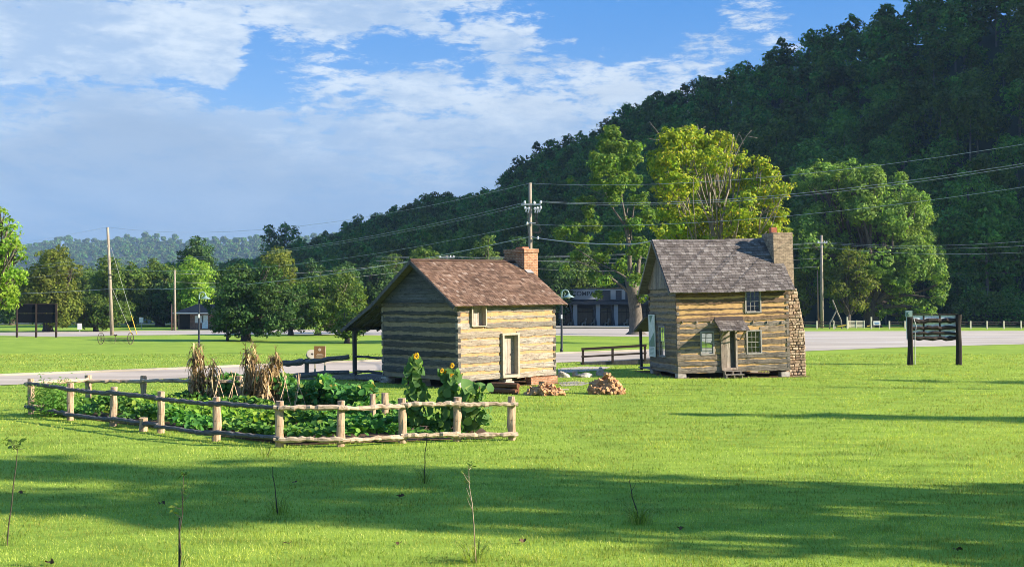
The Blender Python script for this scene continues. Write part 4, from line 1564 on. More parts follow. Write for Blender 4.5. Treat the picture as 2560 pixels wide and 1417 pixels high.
# joist ends and the plate under the eave
mb = MB()
for px in (1709, 1745, 1780, 1886, 1921, 1957):
    u, z = FR2.at_front(px, 805)
    mb.box((u, -.02, z), (.06, .09, .13))
mb.obj('joist_end', M_OLDV, cab2)
mb = MB()
mb.box((W2 / 2, -.06, ZT2 - .09), (W2 + .1, .17, .15))
mb.obj('wall_plate', M_CHINK2S, cab2)
# door set back in its jambs
mb = MB()
dz = ZB2 + .24
for i in range(2):
    w = .22
    mb.box((dr2[0] + .03 + w * (i + .5), .02 + .003 * i, (dz + dr2[3]) / 2), (w - .008, .05, dr2[3] - dz - .01))
for i in range(2):
    w = (dr2[1] - dr2[0] - .50) / 2
    mb.box((dr2[0] + .47 + w * (i + .5), .125 + .003 * i, (dz + dr2[3]) / 2), (w - .006, .04, dr2[3] - dz - .01), None, 1)
dd = mb.obj('door', [M_OLDV, M_DARKV], cab2)
mb = MB()
mb.box((dr2[0] + .60, .09, dz + .9), (.03, .05, .16))
mb.obj('handle', M_RUST, dd)
mb = MB()
mb.box((dr2[0] - .03, -.0, (dz + dr2[3]) / 2), (.10, .20, dr2[3] - dz + .06))
mb.box((dr2[1] + .03, -.0, (dz + dr2[3]) / 2), (.10, .20, dr2[3] - dz + .06))
mb.box(((dr2[0] + dr2[1]) / 2, -.004, dr2[3] + .05), (dr2[1] - dr2[0] + .04, .2, .09))
mb.box(((dr2[0] + dr2[1]) / 2, -.02, dz - .06), (dr2[1] - dr2[0] + .12, .24, .13))
mb.obj('door_frame', M_OLDV, cab2)
# hood over the door
hu0, hz1 = FR2.at_front(1792, 797)
hu1, _ = FR2.at_front(1857, 797)
hood = MB()
rnd = random.Random(4)
HP_ = .92
hz0 = hz1 - .62
ho = Vector((hu0 - .08, -HP_, hz0))
hv = Vector((hu0 - .08, -.02, hz1 - .1)) - ho
slab(hood, ho, Vector((1, 0, 0)), hv, hu1 - hu0 + .16, hv.length, .03, 1)
shingles(hood, ho, Vector((1, 0, 0)), hv, hu1 - hu0 + .16, hv.length, .2, rnd, .018)
hd = hood.obj('door_hood', [M_SH2, M_OLDW], cab2)
mb = MB()
mb.box(((hu0 + hu1) / 2, -.03, hz1), (hu1 - hu0 + .12, .04, .20), Matrix.Rotation(R(-14), 3, 'X'))
mb.obj('flashing', M_RUST, hd)
for u in (hu0 + .2, hu1 - .1):
    mb = MB()
    mb.bar((u, -.02, hz0 - .03), (u, -HP_ + .06, hz0 - .03), .07, .07)
    mb.bar((u, -.03, hz0 - .50), (u, -HP_ + .2, hz0 - .06), .06, .06)
    mb.obj('bracket', M_OLDV, hd)
# steps
stp = thing('wooden_steps', 'small weathered wooden steps below the hooded cabin door', 'steps', FR2.A + FR2.d * ((dr2[0] + dr2[1]) / 2 + .02), TH2)
mb = MB()
zz = .04 + (dr2[0] + dr2[1]) / 2 * math.tan(ROLL2)
mb.box((0, -.28, zz + .25), (.95, .26, .04))
mb.box((.05, -.52, zz + .08), (1.05, .28, .04))
mb.obj('tread', M_OLDW, stp)
mb = MB()
for x in (-.44, .0, .44):
    mb.box((x, -.34, zz / 2 + .08), (.05, .3, .30 + zz))
    mb.box((x + .04, -.52, zz / 2 - .02), (.05, .2, .16 + zz))
mb.obj('riser', M_OLDV, stp)
# gable boards
for (x, sgn) in ((0.0, -1), (W2, 1)):
    mb = MB()
    rnd = random.Random(6)
    y = .1
    while y < L2 - .12:
        w = rnd.uniform(.14, .22)
        y1 = min(y + w, L2 - .1)
        sl = (RIDGE2 - .1 - ZT2) / (L2 / 2)
        za = ZT2 + min(y, L2 - y) * sl
        zb_ = ZT2 + min(y1, L2 - y1) * sl
        o = sgn * (.03 + rnd.uniform(-.006, .006))
        pl = [(x + o, y + .005, ZT2 - .06), (x + o, y1 - .005, ZT2 - .06 + rnd.uniform(-.02, .02)), (x + o, y1 - .005, zb_), (x + o, y + .005, za)]
        mb.prism(pl, (-sgn * .03, 0, 0))
        y = y1
    s_ = mb.obj('gable_boards', M_OLDV, cab2)
    bm_fix(s_)
OV2, EV2 = .48, .40
sl2 = (RIDGE2 - ZT2) / (L2 / 2)
rf = MB()
rnd = random.Random(19)
o_f = Vector((-OV2, -EV2, ZT2 - EV2 * sl2 + .14))
dv = Vector((-OV2, L2 / 2, RIDGE2 + .14)) - o_f
WR2 = W2 + OV2 + .22
slab(rf, o_f, du, dv, WR2, dv.length, .05, 1, .06)
shingles(rf, o_f, du, dv, WR2, dv.length, .20, rnd, .026, .14, .30, sag=.05)
o_b = Vector((WR2 - OV2, L2 + EV2, ZT2 - EV2 * sl2 + .14))
dvb = Vector((WR2 - OV2, L2 / 2, RIDGE2 + .14)) - o_b
slab(rf, o_b, -du, dvb, WR2, dvb.length, .05, 1, .06)
shingles(rf, o_b, -du, dvb, WR2, dvb.length, .20, rnd, .026, .14, .30, sag=.05)
rf.obj('roof', [M_SH2, M_OLDW], cab2)
mb = MB()
for x in (-OV2 - .02,):
    mb.bar((x, -EV2, ZT2 - EV2 * sl2 + .04), (x, L2 / 2, RIDGE2 + .04), .03, .14)
    mb.bar((x, L2 + EV2, ZT2 - EV2 * sl2 + .04), (x, L2 / 2, RIDGE2 + .04), .03, .14)
mb.obj('rake_board', M_OLDW, cab2)
# back lean-to porch
mb = MB()
lo = Vector((W2 - .1, L2 + 2.5, 2.35))
lv = Vector((W2 - .1, L2 + .05, 3.25)) - lo
slab(mb, lo, -du, lv, W2 + .1, lv.length, .06, 1)
shingles(mb, lo, -du, lv, W2 + .1, lv.length, .2, random.Random(2), .02)
mb.obj('porch_roof', [M_SH2, M_OLDW], cab2)
for x in (.15, W2 / 2, W2 - .3):
    mb = MB()
    mb.box((x, L2 + 2.2, 1.25), (.14, .14, 2.35))
    mb.obj('porch_post', M_DARKV, cab2)
mb = MB()
for i in range(11):
    mb.box((W2 / 2, L2 + .15 + i * .21, .22), (W2, .2, .05))
mb.obj('porch_floor', M_OLDW, cab2)
# chimney: stone base tapering to a brick stack
rnd = random.Random(12)
sy0, sy1 = .72, 2.9
zs_ = 4.62


def wf(z):
    r = 1.22 if z < 2.2 else 1.22 - .42 * (z - 2.2) / (zs_ - 2.2)
    return (.02, r)


mb = MB()
core = [(W2 + .0, sy0 + .04, -.3), (W2 + 1.19, sy0 + .04, -.3), (W2 + 1.19, sy0 + .04, 2.2), (W2 + .78, sy0 + .04, zs_), (W2 + .0, sy0 + .04, zs_)]
mb.prism(core, (0, sy1 - sy0 - .08, 0), 1)
stones_wall(mb, (W2, sy0, 0), (1, 0, 0), (0, -1, 0), wf, -.3, zs_ - .08, .155, rnd, 0)
stones_wall(mb, (W2 + 1.2, sy0, 0), (0, 1, 0), (1, 0, 0), lambda z: (0, sy1 - sy0), -.3, 2.2, .155, rnd, 0)
z = 2.2
while z < zs_ - .1:
    xx = W2 + wf(z)[1] - .03
    stones_wall(mb, (xx, sy0, 0), (0, 1, 0), (1, 0, 0), lambda q: (0, sy1 - sy0), z, z + .1, .15, rnd, 0)
    z += .155
st = mb.obj('chimney', [M_STONE, M_MORTAR], cab2)
bm_fix(st)
ky0, ky1 = .95, 2.55
mb = MB()
mb.box((W2 + .40, (ky0 + ky1) / 2, (zs_ + 6.0) / 2 - .05), (.78, ky1 - ky0, 6.0 - zs_ + .1))
mb.box((W2 + .21, (ky0 + ky1) / 2, 6.85), (1.14, ky1 - ky0, 1.76))
stk = mb.obj('chimney_stack', M_BRICK2, cab2)
mb = MB()
mb.box((W2 - .16, (ky0 + ky1) / 2 - .3, 7.88), (.32, .36, .32))
mb.obj('flue', M_FLUE, stk)
# piers and sill
for (x, y) in ((.22, .22), (W2 - .28, .22), (.22, L2 - .22), (W2 - .28, L2 - .25)):
    mb = MB()
    mb.box((x, y, .0 - x * .02), (.48, .46, .44), None, 0, .012)
    mb.obj('stone_pier', M_ROCK, cab2)
for fr_, w_, l_, nm_ in ((FR1, W1, L1 + 2.9, 'bare_soil'), (FR2, W2 + .9, L2 + 2.4, 'bare_soil')):
    rnd = random.Random(8)
    ring_ = []
    for (x0, y0, x1, y1) in ((-.25, -.35, w_ + .3, -.35), (w_ + .3, -.35, w_ + .3, l_), (w_ + .3, l_, -.25, l_), (-.25, l_, -.25, -.35)):
        for k_ in range(14):
            t = k_ / 14
            ring_.append(fr_.A + fr_.d * (x0 + (x1 - x0) * t + rnd.uniform(-.14, .14)) + fr_.e * (y0 + (y1 - y0) * t + rnd.uniform(-.14, .14)))
    structure(sheet(nm_, ring_, M_SOIL, .008))
# information banner on the shaded wall
bn = thing('banner', 'tall white and green information banner hung on the shaded cabin wall', 'banner', FR2.A, TH2, None, -ROLL2)
bv0, bz1 = FR2.at_side(1643, 786)
bv1, bz0 = FR2.at_side(1628, 890)
mb = MB()
mb.box((-.07, (bv0 + bv1) / 2, (bz0 + bz1) / 2), (.05, bv1 - bv0, bz1 - bz0))
mb.obj('panel', m_plain('banner_white', (.66, .68, .60), .6), bn)
zm = bz0 + (bz1 - bz0) * .60
mb = MB()
x = -.098
mb.add([(x, bv0 + .05, zm), (x, bv1 - .05, zm - .65), (x, bv1 - .05, zm - .85), (x, bv0 + .05, zm - .85)], [(0, 1, 2, 3)])
mb.add([(x, bv0 + .3, bz1 - .05), (x, bv1 - .2, bz1 - .05), (x, bv1 - .3, zm + .45), (x, bv0 + .6, zm + .6)], [(0, 1, 2, 3)])
mb.obj('artwork', m_plain('banner_green', (.16, .26, .18), .6), bn)
mb = MB()
for k in range(7):
    zz = bz0 + .12 + k * .075
    mb.add([(x, bv0 + .15, zz), (x, bv1 - .2, zz), (x, bv1 - .2, zz + .025), (x, bv0 + .15, zz + .025)], [(0, 1, 2, 3)])
mb.obj('text_lines', m_plain('banner_text', (.30, .38, .32), .6), bn)
# ramp behind with dark railing
rp = thing('wooden_ramp', 'dark railed ramp running left from the back porch of the grey-roofed cabin', 'ramp', (0, 0, 0))
YR = 78.0
pa, pb = pt(1453, 912, YR), pt(1640, 900, YR)
pa.z, pb.z = .12, .40
mb = MB()
mb.bar(pa + Vector((0, 0, -.1)), pb + Vector((0, 0, -.14)), .06, .26)
mb.bar(pa + Vector((0, .7, -.02)), pb + Vector((0, .7, 0)), 1.3, .05)
mb.obj('deck', M_DARKV, rp)
M_RAILB = m_plain('dark_brown_paint', (.035, .022, .018), .7)
for px in (1457, 1531, 1612):
    t = (px - 1453) / 187
    q = pa.lerp(pb, t)
    mb = MB()
    mb.box((q.x, q.y - .05, q.z + .43), (.15, .12, 1.02))
    mb.obj('post', M_RAILB, rp)
for dzr in (.91, .42):
    mb = MB()
    mb.bar(pa + Vector((0, -.12, dzr)), pa.lerp(pb, .87) + Vector((0, -.12, dzr)), .05, .16 if dzr > .8 else .12)
    mb.obj('rail', M_RAILB, rp)

# ------------------------------------------------------------------ garden fence
gf = thing('garden_fence', 'rustic post and rail fence of peeled logs round the vegetable garden', 'fence', (0, 0, 0))


def fence_post(p, h, r, seed, parent=gf, mat=M_POST, name='post', lean=0.03):
    rnd = random.Random(seed)
    mb = MB()
    n = 6
    lx, ly = rnd.uniform(-lean, lean), rnd.uniform(-lean, lean)
    pts_ = [(lx * i / n + rnd.uniform(-.01, .01), ly * i / n + rnd.uniform(-.01, .01), -.1 + (h + .1) * i / (n - 1)) for i in range(n)]
    mb.tube(pts_, [r * rnd.uniform(.9, 1.12) for _ in pts_], 9, wob=.12, rnd=rnd)
    o = mb.obj(name, mat, parent, False)
    o.location = (p[0], p[1], 0)
    return o


left_posts = [gr(700, 1116), gr(543, 1101), gr(403, 1081), gr(285, 1064), gr(177, 1050), gr(80, 1034)]
front_posts = [left_posts[0], gr(852, 1115), gr(1007, 1106), gr(1143, 1102), gr(1279, 1099)]
back_posts = [gr(222, 1021), gr(360, 1023), gr(478, 1024), gr(600, 1024)]
gate_posts = [gr(932, 1062), gr(963, 1058)]
k = 0
for p in left_posts + front_posts[1:] + back_posts:
    fence_post(p, 1.27, .115, 50 + k)
    k += 1
for p in gate_posts:
    fence_post(p, 1.02, .105, 50 + k)
    k += 1
k = 0


def rails(ps, side, zt, zb_, mat, ext=.16, r=.085):
    global k
    for i in range(len(ps) - 1):
        a, b = Vector(ps[i]), Vector(ps[i + 1])
        d = (b - a).normalized()
        s = Vector(side) * .15
        for z0, z1 in ((zt, zt), (zb_, zb_)):
            ea = ext if i == 0 else .07
            eb = ext if i == len(ps) - 2 else .07
            off = Vector((0, 0, .02 * (-1) ** i))
            rough_rail(gf, 'rail', a - d * ea + s + off + Vector((0, 0, z0)), b + d * eb + s * (1 if i % 2 else 1.1) + off + Vector((0, 0, z1)), r * .84, mat, 200 + k, 18, .24, 7)
            k += 1


nl = Vector((-.7, -.71, 0))
rails(left_posts, nl, 1.08, .24, M_RAILG)  # darker rail colour paints in the shade on this side
rails(front_posts, Vector((.15, -.98, 0)), 1.08, .20, M_RAILF)
rails([left_posts[-1]] + back_posts, Vector((0, -1, 0)), 1.08, .24, M_RAILF)
stub = fence_post(gr(361, 1077), .42, .13, 99, None, M_POST, 'short_post')
tag(stub, 'short stubby log post standing outside the garden fence', 'post')

# soil in the garden
soil = [left_posts[0] + Vector((.2, .3, 0)), front_posts[-1] + Vector((-.5, .4, 0)), gr(1180, 1050), gr(960, 1030), gr(700, 1012), gr(230, 1014), left_posts[-1] + Vector((.5, 0, 0))]
structure(sheet('garden_soil', soil, M_SOIL, .02))
GARDEN = [(p.x, p.y) for p in soil]


def inside(poly, x, y):
    """points inside polygon, numpy"""
    r = np.zeros(np.shape(x), dtype=bool)
    n = len(poly)
    for i in range(n):
        x0, y0 = poly[i]
        x1, y1 = poly[(i + 1) % n]
        c = ((y0 > y) != (y1 > y)) & (x < (x1 - x0) * (y - y0) / (y1 - y0 + 1e-12) + x0)
        r ^= c
    return r


# leafy ground crops
def big_leaves(cen, nrm, size, rng):
    """rounded six-point leaves"""
    n = len(cen)
    nrm = nrm / np.linalg.norm(nrm, axis=1, keepdims=True)
    a = rng.normal(size=(n, 3))
    a -= nrm * (a * nrm).sum(1, keepdims=True)
    a /= np.linalg.norm(a, axis=1, keepdims=True)
    b = np.cross(nrm, a)
    s = (size * rng.uniform(.6, 1.35, n))[:, None]
    sh = [(-.5, 0, 0), (-.28, .42, .10), (.2, .38, .08), (.62, 0, -.12), (.2, -.38, .08), (-.28, -.42, .10)]
    v = np.stack([cen + a * s * p[0] + b * s * p[1] + nrm * s * p[2] for p in sh], 1).reshape(-1, 3)
    i = np.arange(n)[:, None] * 6
    q = np.concatenate([i + np.array([[0, 1, 2, 3]]), i + np.array([[0, 3, 4, 5]])])
    return v, q


def patch(name, label, cat, n, size, mat, fn, seed, up=1.2, kind='stuff'):
    rng = np.random.default_rng(seed)
    C = fn(n, rng)
    N = rng.normal(size=C.shape) * .75 + np.array([.25, -.35, up])
    v, q = big_leaves(C, N, size, rng)
    o = finish(name, np_mesh(name, v, quads=q), mat)
    return tag(o, label, cat, None, kind)


def squash_pts(n, rng):
    P = []
    while sum(len(a) for a in P) < n:
        x = rng.uniform(-19, 1, 6000)
        y = rng.uniform(32, 47, 6000)
        px = 1280 + F * x / y
        rows = .5 + .5 * np.sin(y * 2.1 + x * .35)
        dn = .10 + .90 * rows ** 2
        ok = inside(GARDEN, x, y) & (rng.random(6000) < dn)
        ok &= ~((px > 1165) & (y < 36.6))
        ok &= ~((x > -3.2) & (y > 37.5))
        hh = (.30 + .28 * np.sin(x * 1.3 + 1) * np.sin(y * 1.1) + .18 * rows)
        hh = np.where(px < 250, hh * .6, hh)
        z = np.clip(hh * (.55 + .45 * rows), .10, .70) * rng.uniform(.25, 1.0, 6000) ** .6 + .05
        P.append(np.stack([x, y, z], 1)[ok])
    return np.concatenate(P)[:n]


patch('squash_vines', 'low dark green squash and potato vines filling the garden bed', 'vegetables', 12500, .18, M_SQUASH, squash_pts, 71)
patch('bright_vines', 'lighter yellow green leaves among the squash vines', 'vegetables', 2000, .14, M_BRIGHT,
      lambda n, r: np.stack([*(lambda t, u: (-14.5 + 7.5 * t + r.normal(0, .5, n), 44.5 - 7.0 * t + r.normal(0, .8, n)))(r.random(n), 0), r.uniform(.1, .62, n)], 1), 72)


def bean_pts(n, rng):
    t = rng.random(n)
    px = 560 + 372 * t
    Y = 46.2 - 4.2 * t
    x = (px - 1280) / F * Y + rng.normal(0, .12, n)
    top = 1.05 + .18 * np.sin(t * 21) + .12 * np.sin(t * 47 + 1) - .25 * np.clip((t - .8) / .2, 0, 1)
    th = rng.uniform(0, 1, n) ** .6
    return np.stack([x, Y + rng.normal(0, .42, n), .05 + top * th], 1)


patch('bean_row', 'tall leafy green bean row at the back of the garden', 'vegetables', 5200, .20, M_BEAN, bean_pts, 73, .7)
# feathery bush in the far corner
rng = np.random.default_rng(74)
fb = gr(140, 1040)
root = thing('asparagus_bush', 'feathery light green bush in the far left garden corner', 'plant', fb)
C = rng.normal(size=(2600, 3)) * np.array([.42, .4, .32]) + np.array([0, 0, .55])
C = C[C[:, 2] > .02]
v, q = leaf_quads(C, C - np.array([0, 0, .2]) + rng.normal(size=C.shape) * .5, .13, rng, .3)
finish('foliage', np_mesh('foliage', v, quads=q), M_FERN, root)
mb = MB()
for i in range(12):
    a = i * .55
    mb.tube([(0, 0, 0), (.2 * math.cos(a), .2 * math.sin(a), .4), (.45 * math.cos(a), .45 * math.sin(a), .8)], [.012, .01, .005], 4)
mb.obj('stem', M_STEM, root)


# ------------------------------------------------------------------ dry corn
def ribbon(mb, pts_, w, side, mi=0):
    pts_ = [Vector(p) for p in pts_]
    n = len(pts_)
    vs = []
    for i, p in enumerate(pts_):
        t = i / (n - 1)
        ww = w * math.sin(math.pi * (.18 + .8 * t)) * .5
        vs += [p - Vector(side) * ww, p + Vector(side) * ww]
    mb.add(vs, [(2 * i, 2 * i + 1, 2 * i + 3, 2 * i + 2) for i in range(n - 1)], mi)


def corn_shock(px, topy, w, label, seed, Y=44.0, ns=9):
    rnd = random.Random(seed)
    base = Vector(((px - 1280) / F * Y, Y, 0))
    h = EYE - (topy - HOR) / F * Y
    root = thing('corn_shock', label, 'corn', base, 0, 'shocks of dry corn in the garden')
    st, lf, ts = MB(), MB(), MB()
    for i in range(ns):
        a = rnd.uniform(0, 6.28)
        r0 = w * rnd.uniform(.3, 1)
        b = Vector((r0 * math.cos(a), r0 * math.sin(a), 0))
        hh = h * rnd.uniform(.72, .97)
        tp = Vector((w * .35 * math.cos(a) + rnd.uniform(-.12, .12), w * .35 * math.sin(a) + rnd.uniform(-.1, .1), hh))
        md = b.lerp(tp, .55) + Vector((rnd.uniform(-.05, .05), rnd.uniform(-.05, .05), 0))
        st.tube([b, md, tp], [.016, .014, .008], 5)
        for j in range(17):
            t = rnd.uniform(.12, .97)
            q = b.lerp(tp, t)
            d = Vector((rnd.gauss(0, 1), rnd.gauss(0, 1), 0)).normalized()
            L = rnd.uniform(.35, .75)
            drop = rnd.uniform(.35, 1.0)
            rise = rnd.uniform(.0, .22)
            p1 = q + d * L * .22 + Vector((0, 0, rise))
            p2 = q + d * L * .42 + Vector((0, 0, rise * .6 - L * drop * .35))
            p3 = q + d * L * .46 + Vector((rnd.uniform(-.08, .08), rnd.uniform(-.08, .08), -L * drop))
            p3.z = max(p3.z, .03)
            ribbon(lf, [q, p1, p2, p3], rnd.uniform(.035, .08), d.cross(Vector((0, 0, 1))) + Vector((0, 0, rnd.uniform(-.6, .6))))
        for j in range(6):
            d = Vector((rnd.gauss(0, 1), rnd.gauss(0, 1), 1.1)).normalized()
            ribbon(ts, [tp, tp + d * .12, tp + d * .22 + Vector((0, 0, -.02)), tp + d * .28 + Vector((0, 0, -.07))], .015, (1, 0, 0))
        if rnd.random() < .7:
            q = b.lerp(tp, rnd.uniform(.35, .6))
            d = Vector((rnd.gauss(0, 1), -abs(rnd.gauss(0, 1)), -.6)).normalized()
            lf.tube([q, q + d * .1, q + d * .24], [.012, .036, .012], 6)
    st.obj('stalk', M_CORN, root)
    lf.obj('foliage', M_CORN, root)
    ts.obj('tassel', M_CORN, root)


corn_shock(497, 852, .26, 'leftmost tall dry corn shock in the garden with upright tassels', 1, 44.5, 11)
corn_shock(532, 882, .24, 'shorter dry corn shock leaning against the leftmost one', 2, 44.2, 8)
corn_shock(627, 852, .30, 'thick tall dry corn shock in the middle of the garden', 3, 44.0, 14)
corn_shock(658, 905, .26, 'dense low dry corn shock between the two tall middle ones', 5, 43.6, 9)
corn_shock(688, 868, .26, 'dry corn shock with drooping arched leaves right of the thick one', 4, 44.0, 11)


def teepee(px, topy, label, seed, Y=42.8, spread=.34):
    rnd = random.Random(seed)
    base = Vector(((px - 1280) / F * Y, Y, 0))
    h = EYE - (topy - HOR) / F * Y
    root = thing('bean_pole_tripod', label, 'bean poles', base, 0, 'bean pole tripods in the garden')
    for i in range(3):
        a = i * 2.09 + rnd.uniform(-.3, .3)
        b = Vector((spread * math.cos(a), spread * .8 * math.sin(a), 0))
        t = Vector((-.10 * math.cos(a) + rnd.uniform(-.03, .03), -.08 * math.sin(a), h * rnd.uniform(.92, 1.02)))
        mb = MB()
        mb.tube([b, b.lerp(t, .4) + Vector((rnd.uniform(-.03, .03), 0, 0)), b.lerp(t, .75) + Vector((rnd.uniform(-.03, .03), 0, 0)), t], [.017, .015, .014, .011], 6)
        mb.obj('pole', M_CANE, root)


for i, (px, ty, lb) in enumerate(((545, 912, 'bean pole tripod just right of the leftmost corn shocks'),
                                  (585, 925, 'bean pole tripod left of the thick middle corn shock'),
                                  (672, 935, 'bean pole tripod in front of the drooping corn shock'),
                                  (712, 930, 'bean pole tripod right of the corn, left of the two'),
                                  (746, 930, 'rightmost bean pole tripod in front of the bean row'))):
    teepee(px, ty, lb, 20 + i)


# ------------------------------------------------------------------ sunflowers
def sunflower(px, basey, topy, heads, leaves, label, seed, big=None, width=.5):
    rnd = random.Random(seed)
    rng = np.random.default_rng(seed)
    b = gr(px, basey)
    h = EYE - (topy - HOR) / F * b.y
    root = thing('sunflower', label, 'sunflower', b)
    st = MB()
    st.tube([(0, 0, 0), (.03, 0, h * .5), (0, 0, h * .9), (.05, -.04, h * .97)], [.028, .026, .02, .016], 7)
    for (hx, hy, r) in heads:
        p = pt(hx, hy, b.y) - b
        p.y = rnd.uniform(-.25, .0)
        st.tube([(0, 0, min(h * .8, p.z - .2)), (p.x * .5, p.y * .4, p.z + .05), (p.x, p.y + .08, p.z + .03)], [.018, .014, .012], 5)
        n = Vector((.55, -.65, -.5 + rnd.uniform(-.2, .3))).normalized()
        head = MB()
        a = n.orthogonal().normalized()
        c = n.cross(a)
        ring = [p + (a * math.cos(t) + c * math.sin(t)) * r * .55 - n * .02 for t in [k * 6.283 / 14 for k in range(14)]]
        head.add(ring + [p + n * .03], [(k, (k + 1) % 14, 14) for k in range(14)])
        ho_ = head.obj('flower_head', M_SEED, root)
        pe = MB()
        for k in range(18):
            t = k * 6.283 / 18 + rnd.uniform(-.1, .1)
            d = a * math.cos(t) + c * math.sin(t)
            w = n.cross(d)
            L = r * rnd.uniform(.85, 1.2)
            q0 = p + d * r * .45
            q1 = p + d * (r * .45 + L * .35) + n * .02
            q2 = p + d * (r * .45 + L * .65) - n * rnd.uniform(.0, .06)
            pe.add([q0 - w * .012, q0 + w * .012, q1 + w * .03, q2, q1 - w * .03], [(0, 1, 2, 3, 4)])
        pe.obj('petal', M_PETAL, ho_)
    st.obj('stem', M_STEM, root)
    C, N = [], []
    n = leaves
    z = rng.uniform(.12, .93, n) * h
    a = rng.uniform(0, 6.28, n)
    rr = rng.uniform(.08, width, n) * (1.1 - .55 * z / h)
    C = np.stack([rr * np.cos(a), rr * np.sin(a) * .7, z], 1)
    N = np.stack([np.cos(a) * 1.1, np.sin(a) * 1.1 - .3, rng.uniform(-.1, .5, n)], 1) + rng.normal(size=(n, 3)) * .35
    v, q = big_leaves(C, N, .25, rng)
    if big:
        cb = np.array([list(pt(x, y, b.y - .1) - b) for (x, y, s) in big])
        nb_ = np.tile(np.array([[.5, -.7, .4]]), (len(big), 1)) + rng.normal(size=(len(big), 3)) * .2
        v2, q2 = big_leaves(cb, nb_, .42, rng)
        v, q = np.concatenate([v, v2]), np.concatenate([q, q2 + len(v)])
    finish('foliage', np_mesh('foliage', v, quads=q), M_SUNL, root)


sunflower(1038, 1085, 878, [(1043, 889, .10)], 150, 'tall sunflower with one drooping head in front of the shaded cabin wall', 1, width=.50)
sunflower(1125, 1086, 915, [(1131, 914, .075), (1117, 932, .085), (1132, 938, .085), (1106, 926, .07)], 190, 'bushy sunflower with several yellow heads before the cabin corner', 2, width=.55)
sunflower(1185, 1088, 952, [], 130, 'headless sunflower with huge pale leaves beside the right fence posts', 3, big=[(1168, 963, 1), (1225, 968, 1), (1180, 975, 1)], width=.62)

# ------------------------------------------------------------------ wood piles, rocks and logs
def wood_mesh(seed):
    rnd = random.Random(seed)
    mb = MB()
    L, r = rnd.uniform(.36, .5), rnd.uniform(.06, .085)
    k = rnd.choice((3, 4, 4, 5))
    a0 = rnd.uniform(0, 6)
    prof = [(r * rnd.uniform(.8, 1.25) * math.cos(a0 + 6.283 * i / k), r * rnd.uniform(.8, 1.25) * math.sin(a0 + 6.283 * i / k)) for i in range(k)]
    vs = [(-L / 2, y, z) for y, z in prof] + [(L / 2, y * rnd.uniform(.85, 1.1), z * rnd.uniform(.85, 1.1)) for y, z in prof]
    fs = [tuple(range(k)), tuple(range(2 * k - 1, k - 1, -1))] + [(i, i + k, (i + 1) % k + k, (i + 1) % k) for i in range(k)]
    mb.add(vs, fs)
    me = bpy.data.meshes.new('firewood_log')
    me.from_pydata(mb.v, [], mb.f)
    me.materials.append(M_WOODCUT)
    me.update()
    return me


WM = [wood_mesh(i) for i in range(8)]


def wood_pile(c, w, dpt, h, n, label, grp, seed, peak=.0):
    rnd = random.Random(seed)
    for i in range(n):
        for _ in range(40):
            x, y = rnd.uniform(-1, 1), rnd.uniform(-1, 1)
            t = (1 - min(1, math.hypot((x - peak) / (1 + abs(peak) * (1 if x < peak else -1)), y))) ** .75
            if t > .02:
                break
        o = bpy.data.objects.new('firewood_log', WM[rnd.randrange(len(WM))])
        COL.objects.link(o)
        o.location = (c.x + x * w / 2, c.y + y * dpt / 2, max(.06, h * t * rnd.uniform(.55, 1.0)))
        o.rotation_euler = (rnd.uniform(0, 6.3), rnd.gauss(0, .35), rnd.gauss(R(-60), .6))
        tag(o, label, 'firewood', grp)


wood_pile(gr(1532, 985) + Vector((0, .4, 0)), 1.75, 1.3, .90, 210, 'split firewood log in the heap on the open lawn between the cabins', 'firewood heap on the lawn', 5, -.2)
wood_pile(gr(1362, 988) + Vector((0, .35, 0)), 1.5, 1.0, .62, 110, 'split firewood log in the heap by the brick foundation corner', 'firewood heap by the cabin corner', 6)


def rock(px, py, w, h, label, seed, d=None):
    rnd = random.Random(seed)
    import bmesh
    bm = bmesh.new()
    bmesh.ops.create_icosphere(bm, subdivisions=3, radius=1)
    ph = [rnd.uniform(0, 6) for _ in range(6)]
    for v in bm.verts:
        c = v.co
        k = 1 + .16 * math.sin(3 * c.x + ph[0]) * math.sin(2.5 * c.y + ph[1]) + .12 * math.sin(5 * c.z + ph[2] + 3 * c.x) + .05 * math.sin(9 * c.y + ph[3]) + rnd.uniform(-.03, .03)
        v.co = Vector((c.x * k * w / 2, c.y * k * (d or w * .7) / 2, max(-.25, c.z * k) * h))
    me = bpy.data.meshes.new('rock')
    bm.to_mesh(me)
    bm.free()
    o = finish('rock', me, M_ROCK)
    p = gr(px, py)
    o.location = (p.x, p.y, .02)
    tag(o, label, 'rock')


rock(1408, 943, .62, .30, 'rough pale rock nearest the brown-roofed cabin', 1)
rock(1438, 941, .36, .34, 'narrow upright pale rock between two larger rocks', 2)
rock(1462, 942, .92, .20, 'long flat tan slab of rock on the grass', 3, .5)
rock(1500, 938, .50, .36, 'grey white boulder behind the lawn firewood heap', 4)
rock(1513, 939, .34, .18, 'small grey stone beside the grey white boulder', 5)
lg = thing('hewn_beam_stack', 'stacked reddish brown hewn beams below the cabin door', 'beams', gr(1258, 984), R(-28))
for i, (y, z, L) in enumerate(((0, .12, 1.3), (.3, .13, 1.2), (.12, .36, 1.35), (.4, .34, 1.1))):
    mb = MB()
    mb.tube([(-L / 2, y, z), (0, y + .02, z + .01), (L / 2, y, z)], [.125, .135, .12], 7, wob=.12, rnd=random.Random(i))
    mb.obj('beam', M_HEWN, lg)
pl = thing('loose_plank', 'pale plank lying on the grass by the brick corner', 'plank', gr(1395, 975), R(12))
mb = MB()
mb.box((0, 0, .04), (1.0, .16, .05))
mb.obj('board', M_TRIML, pl)

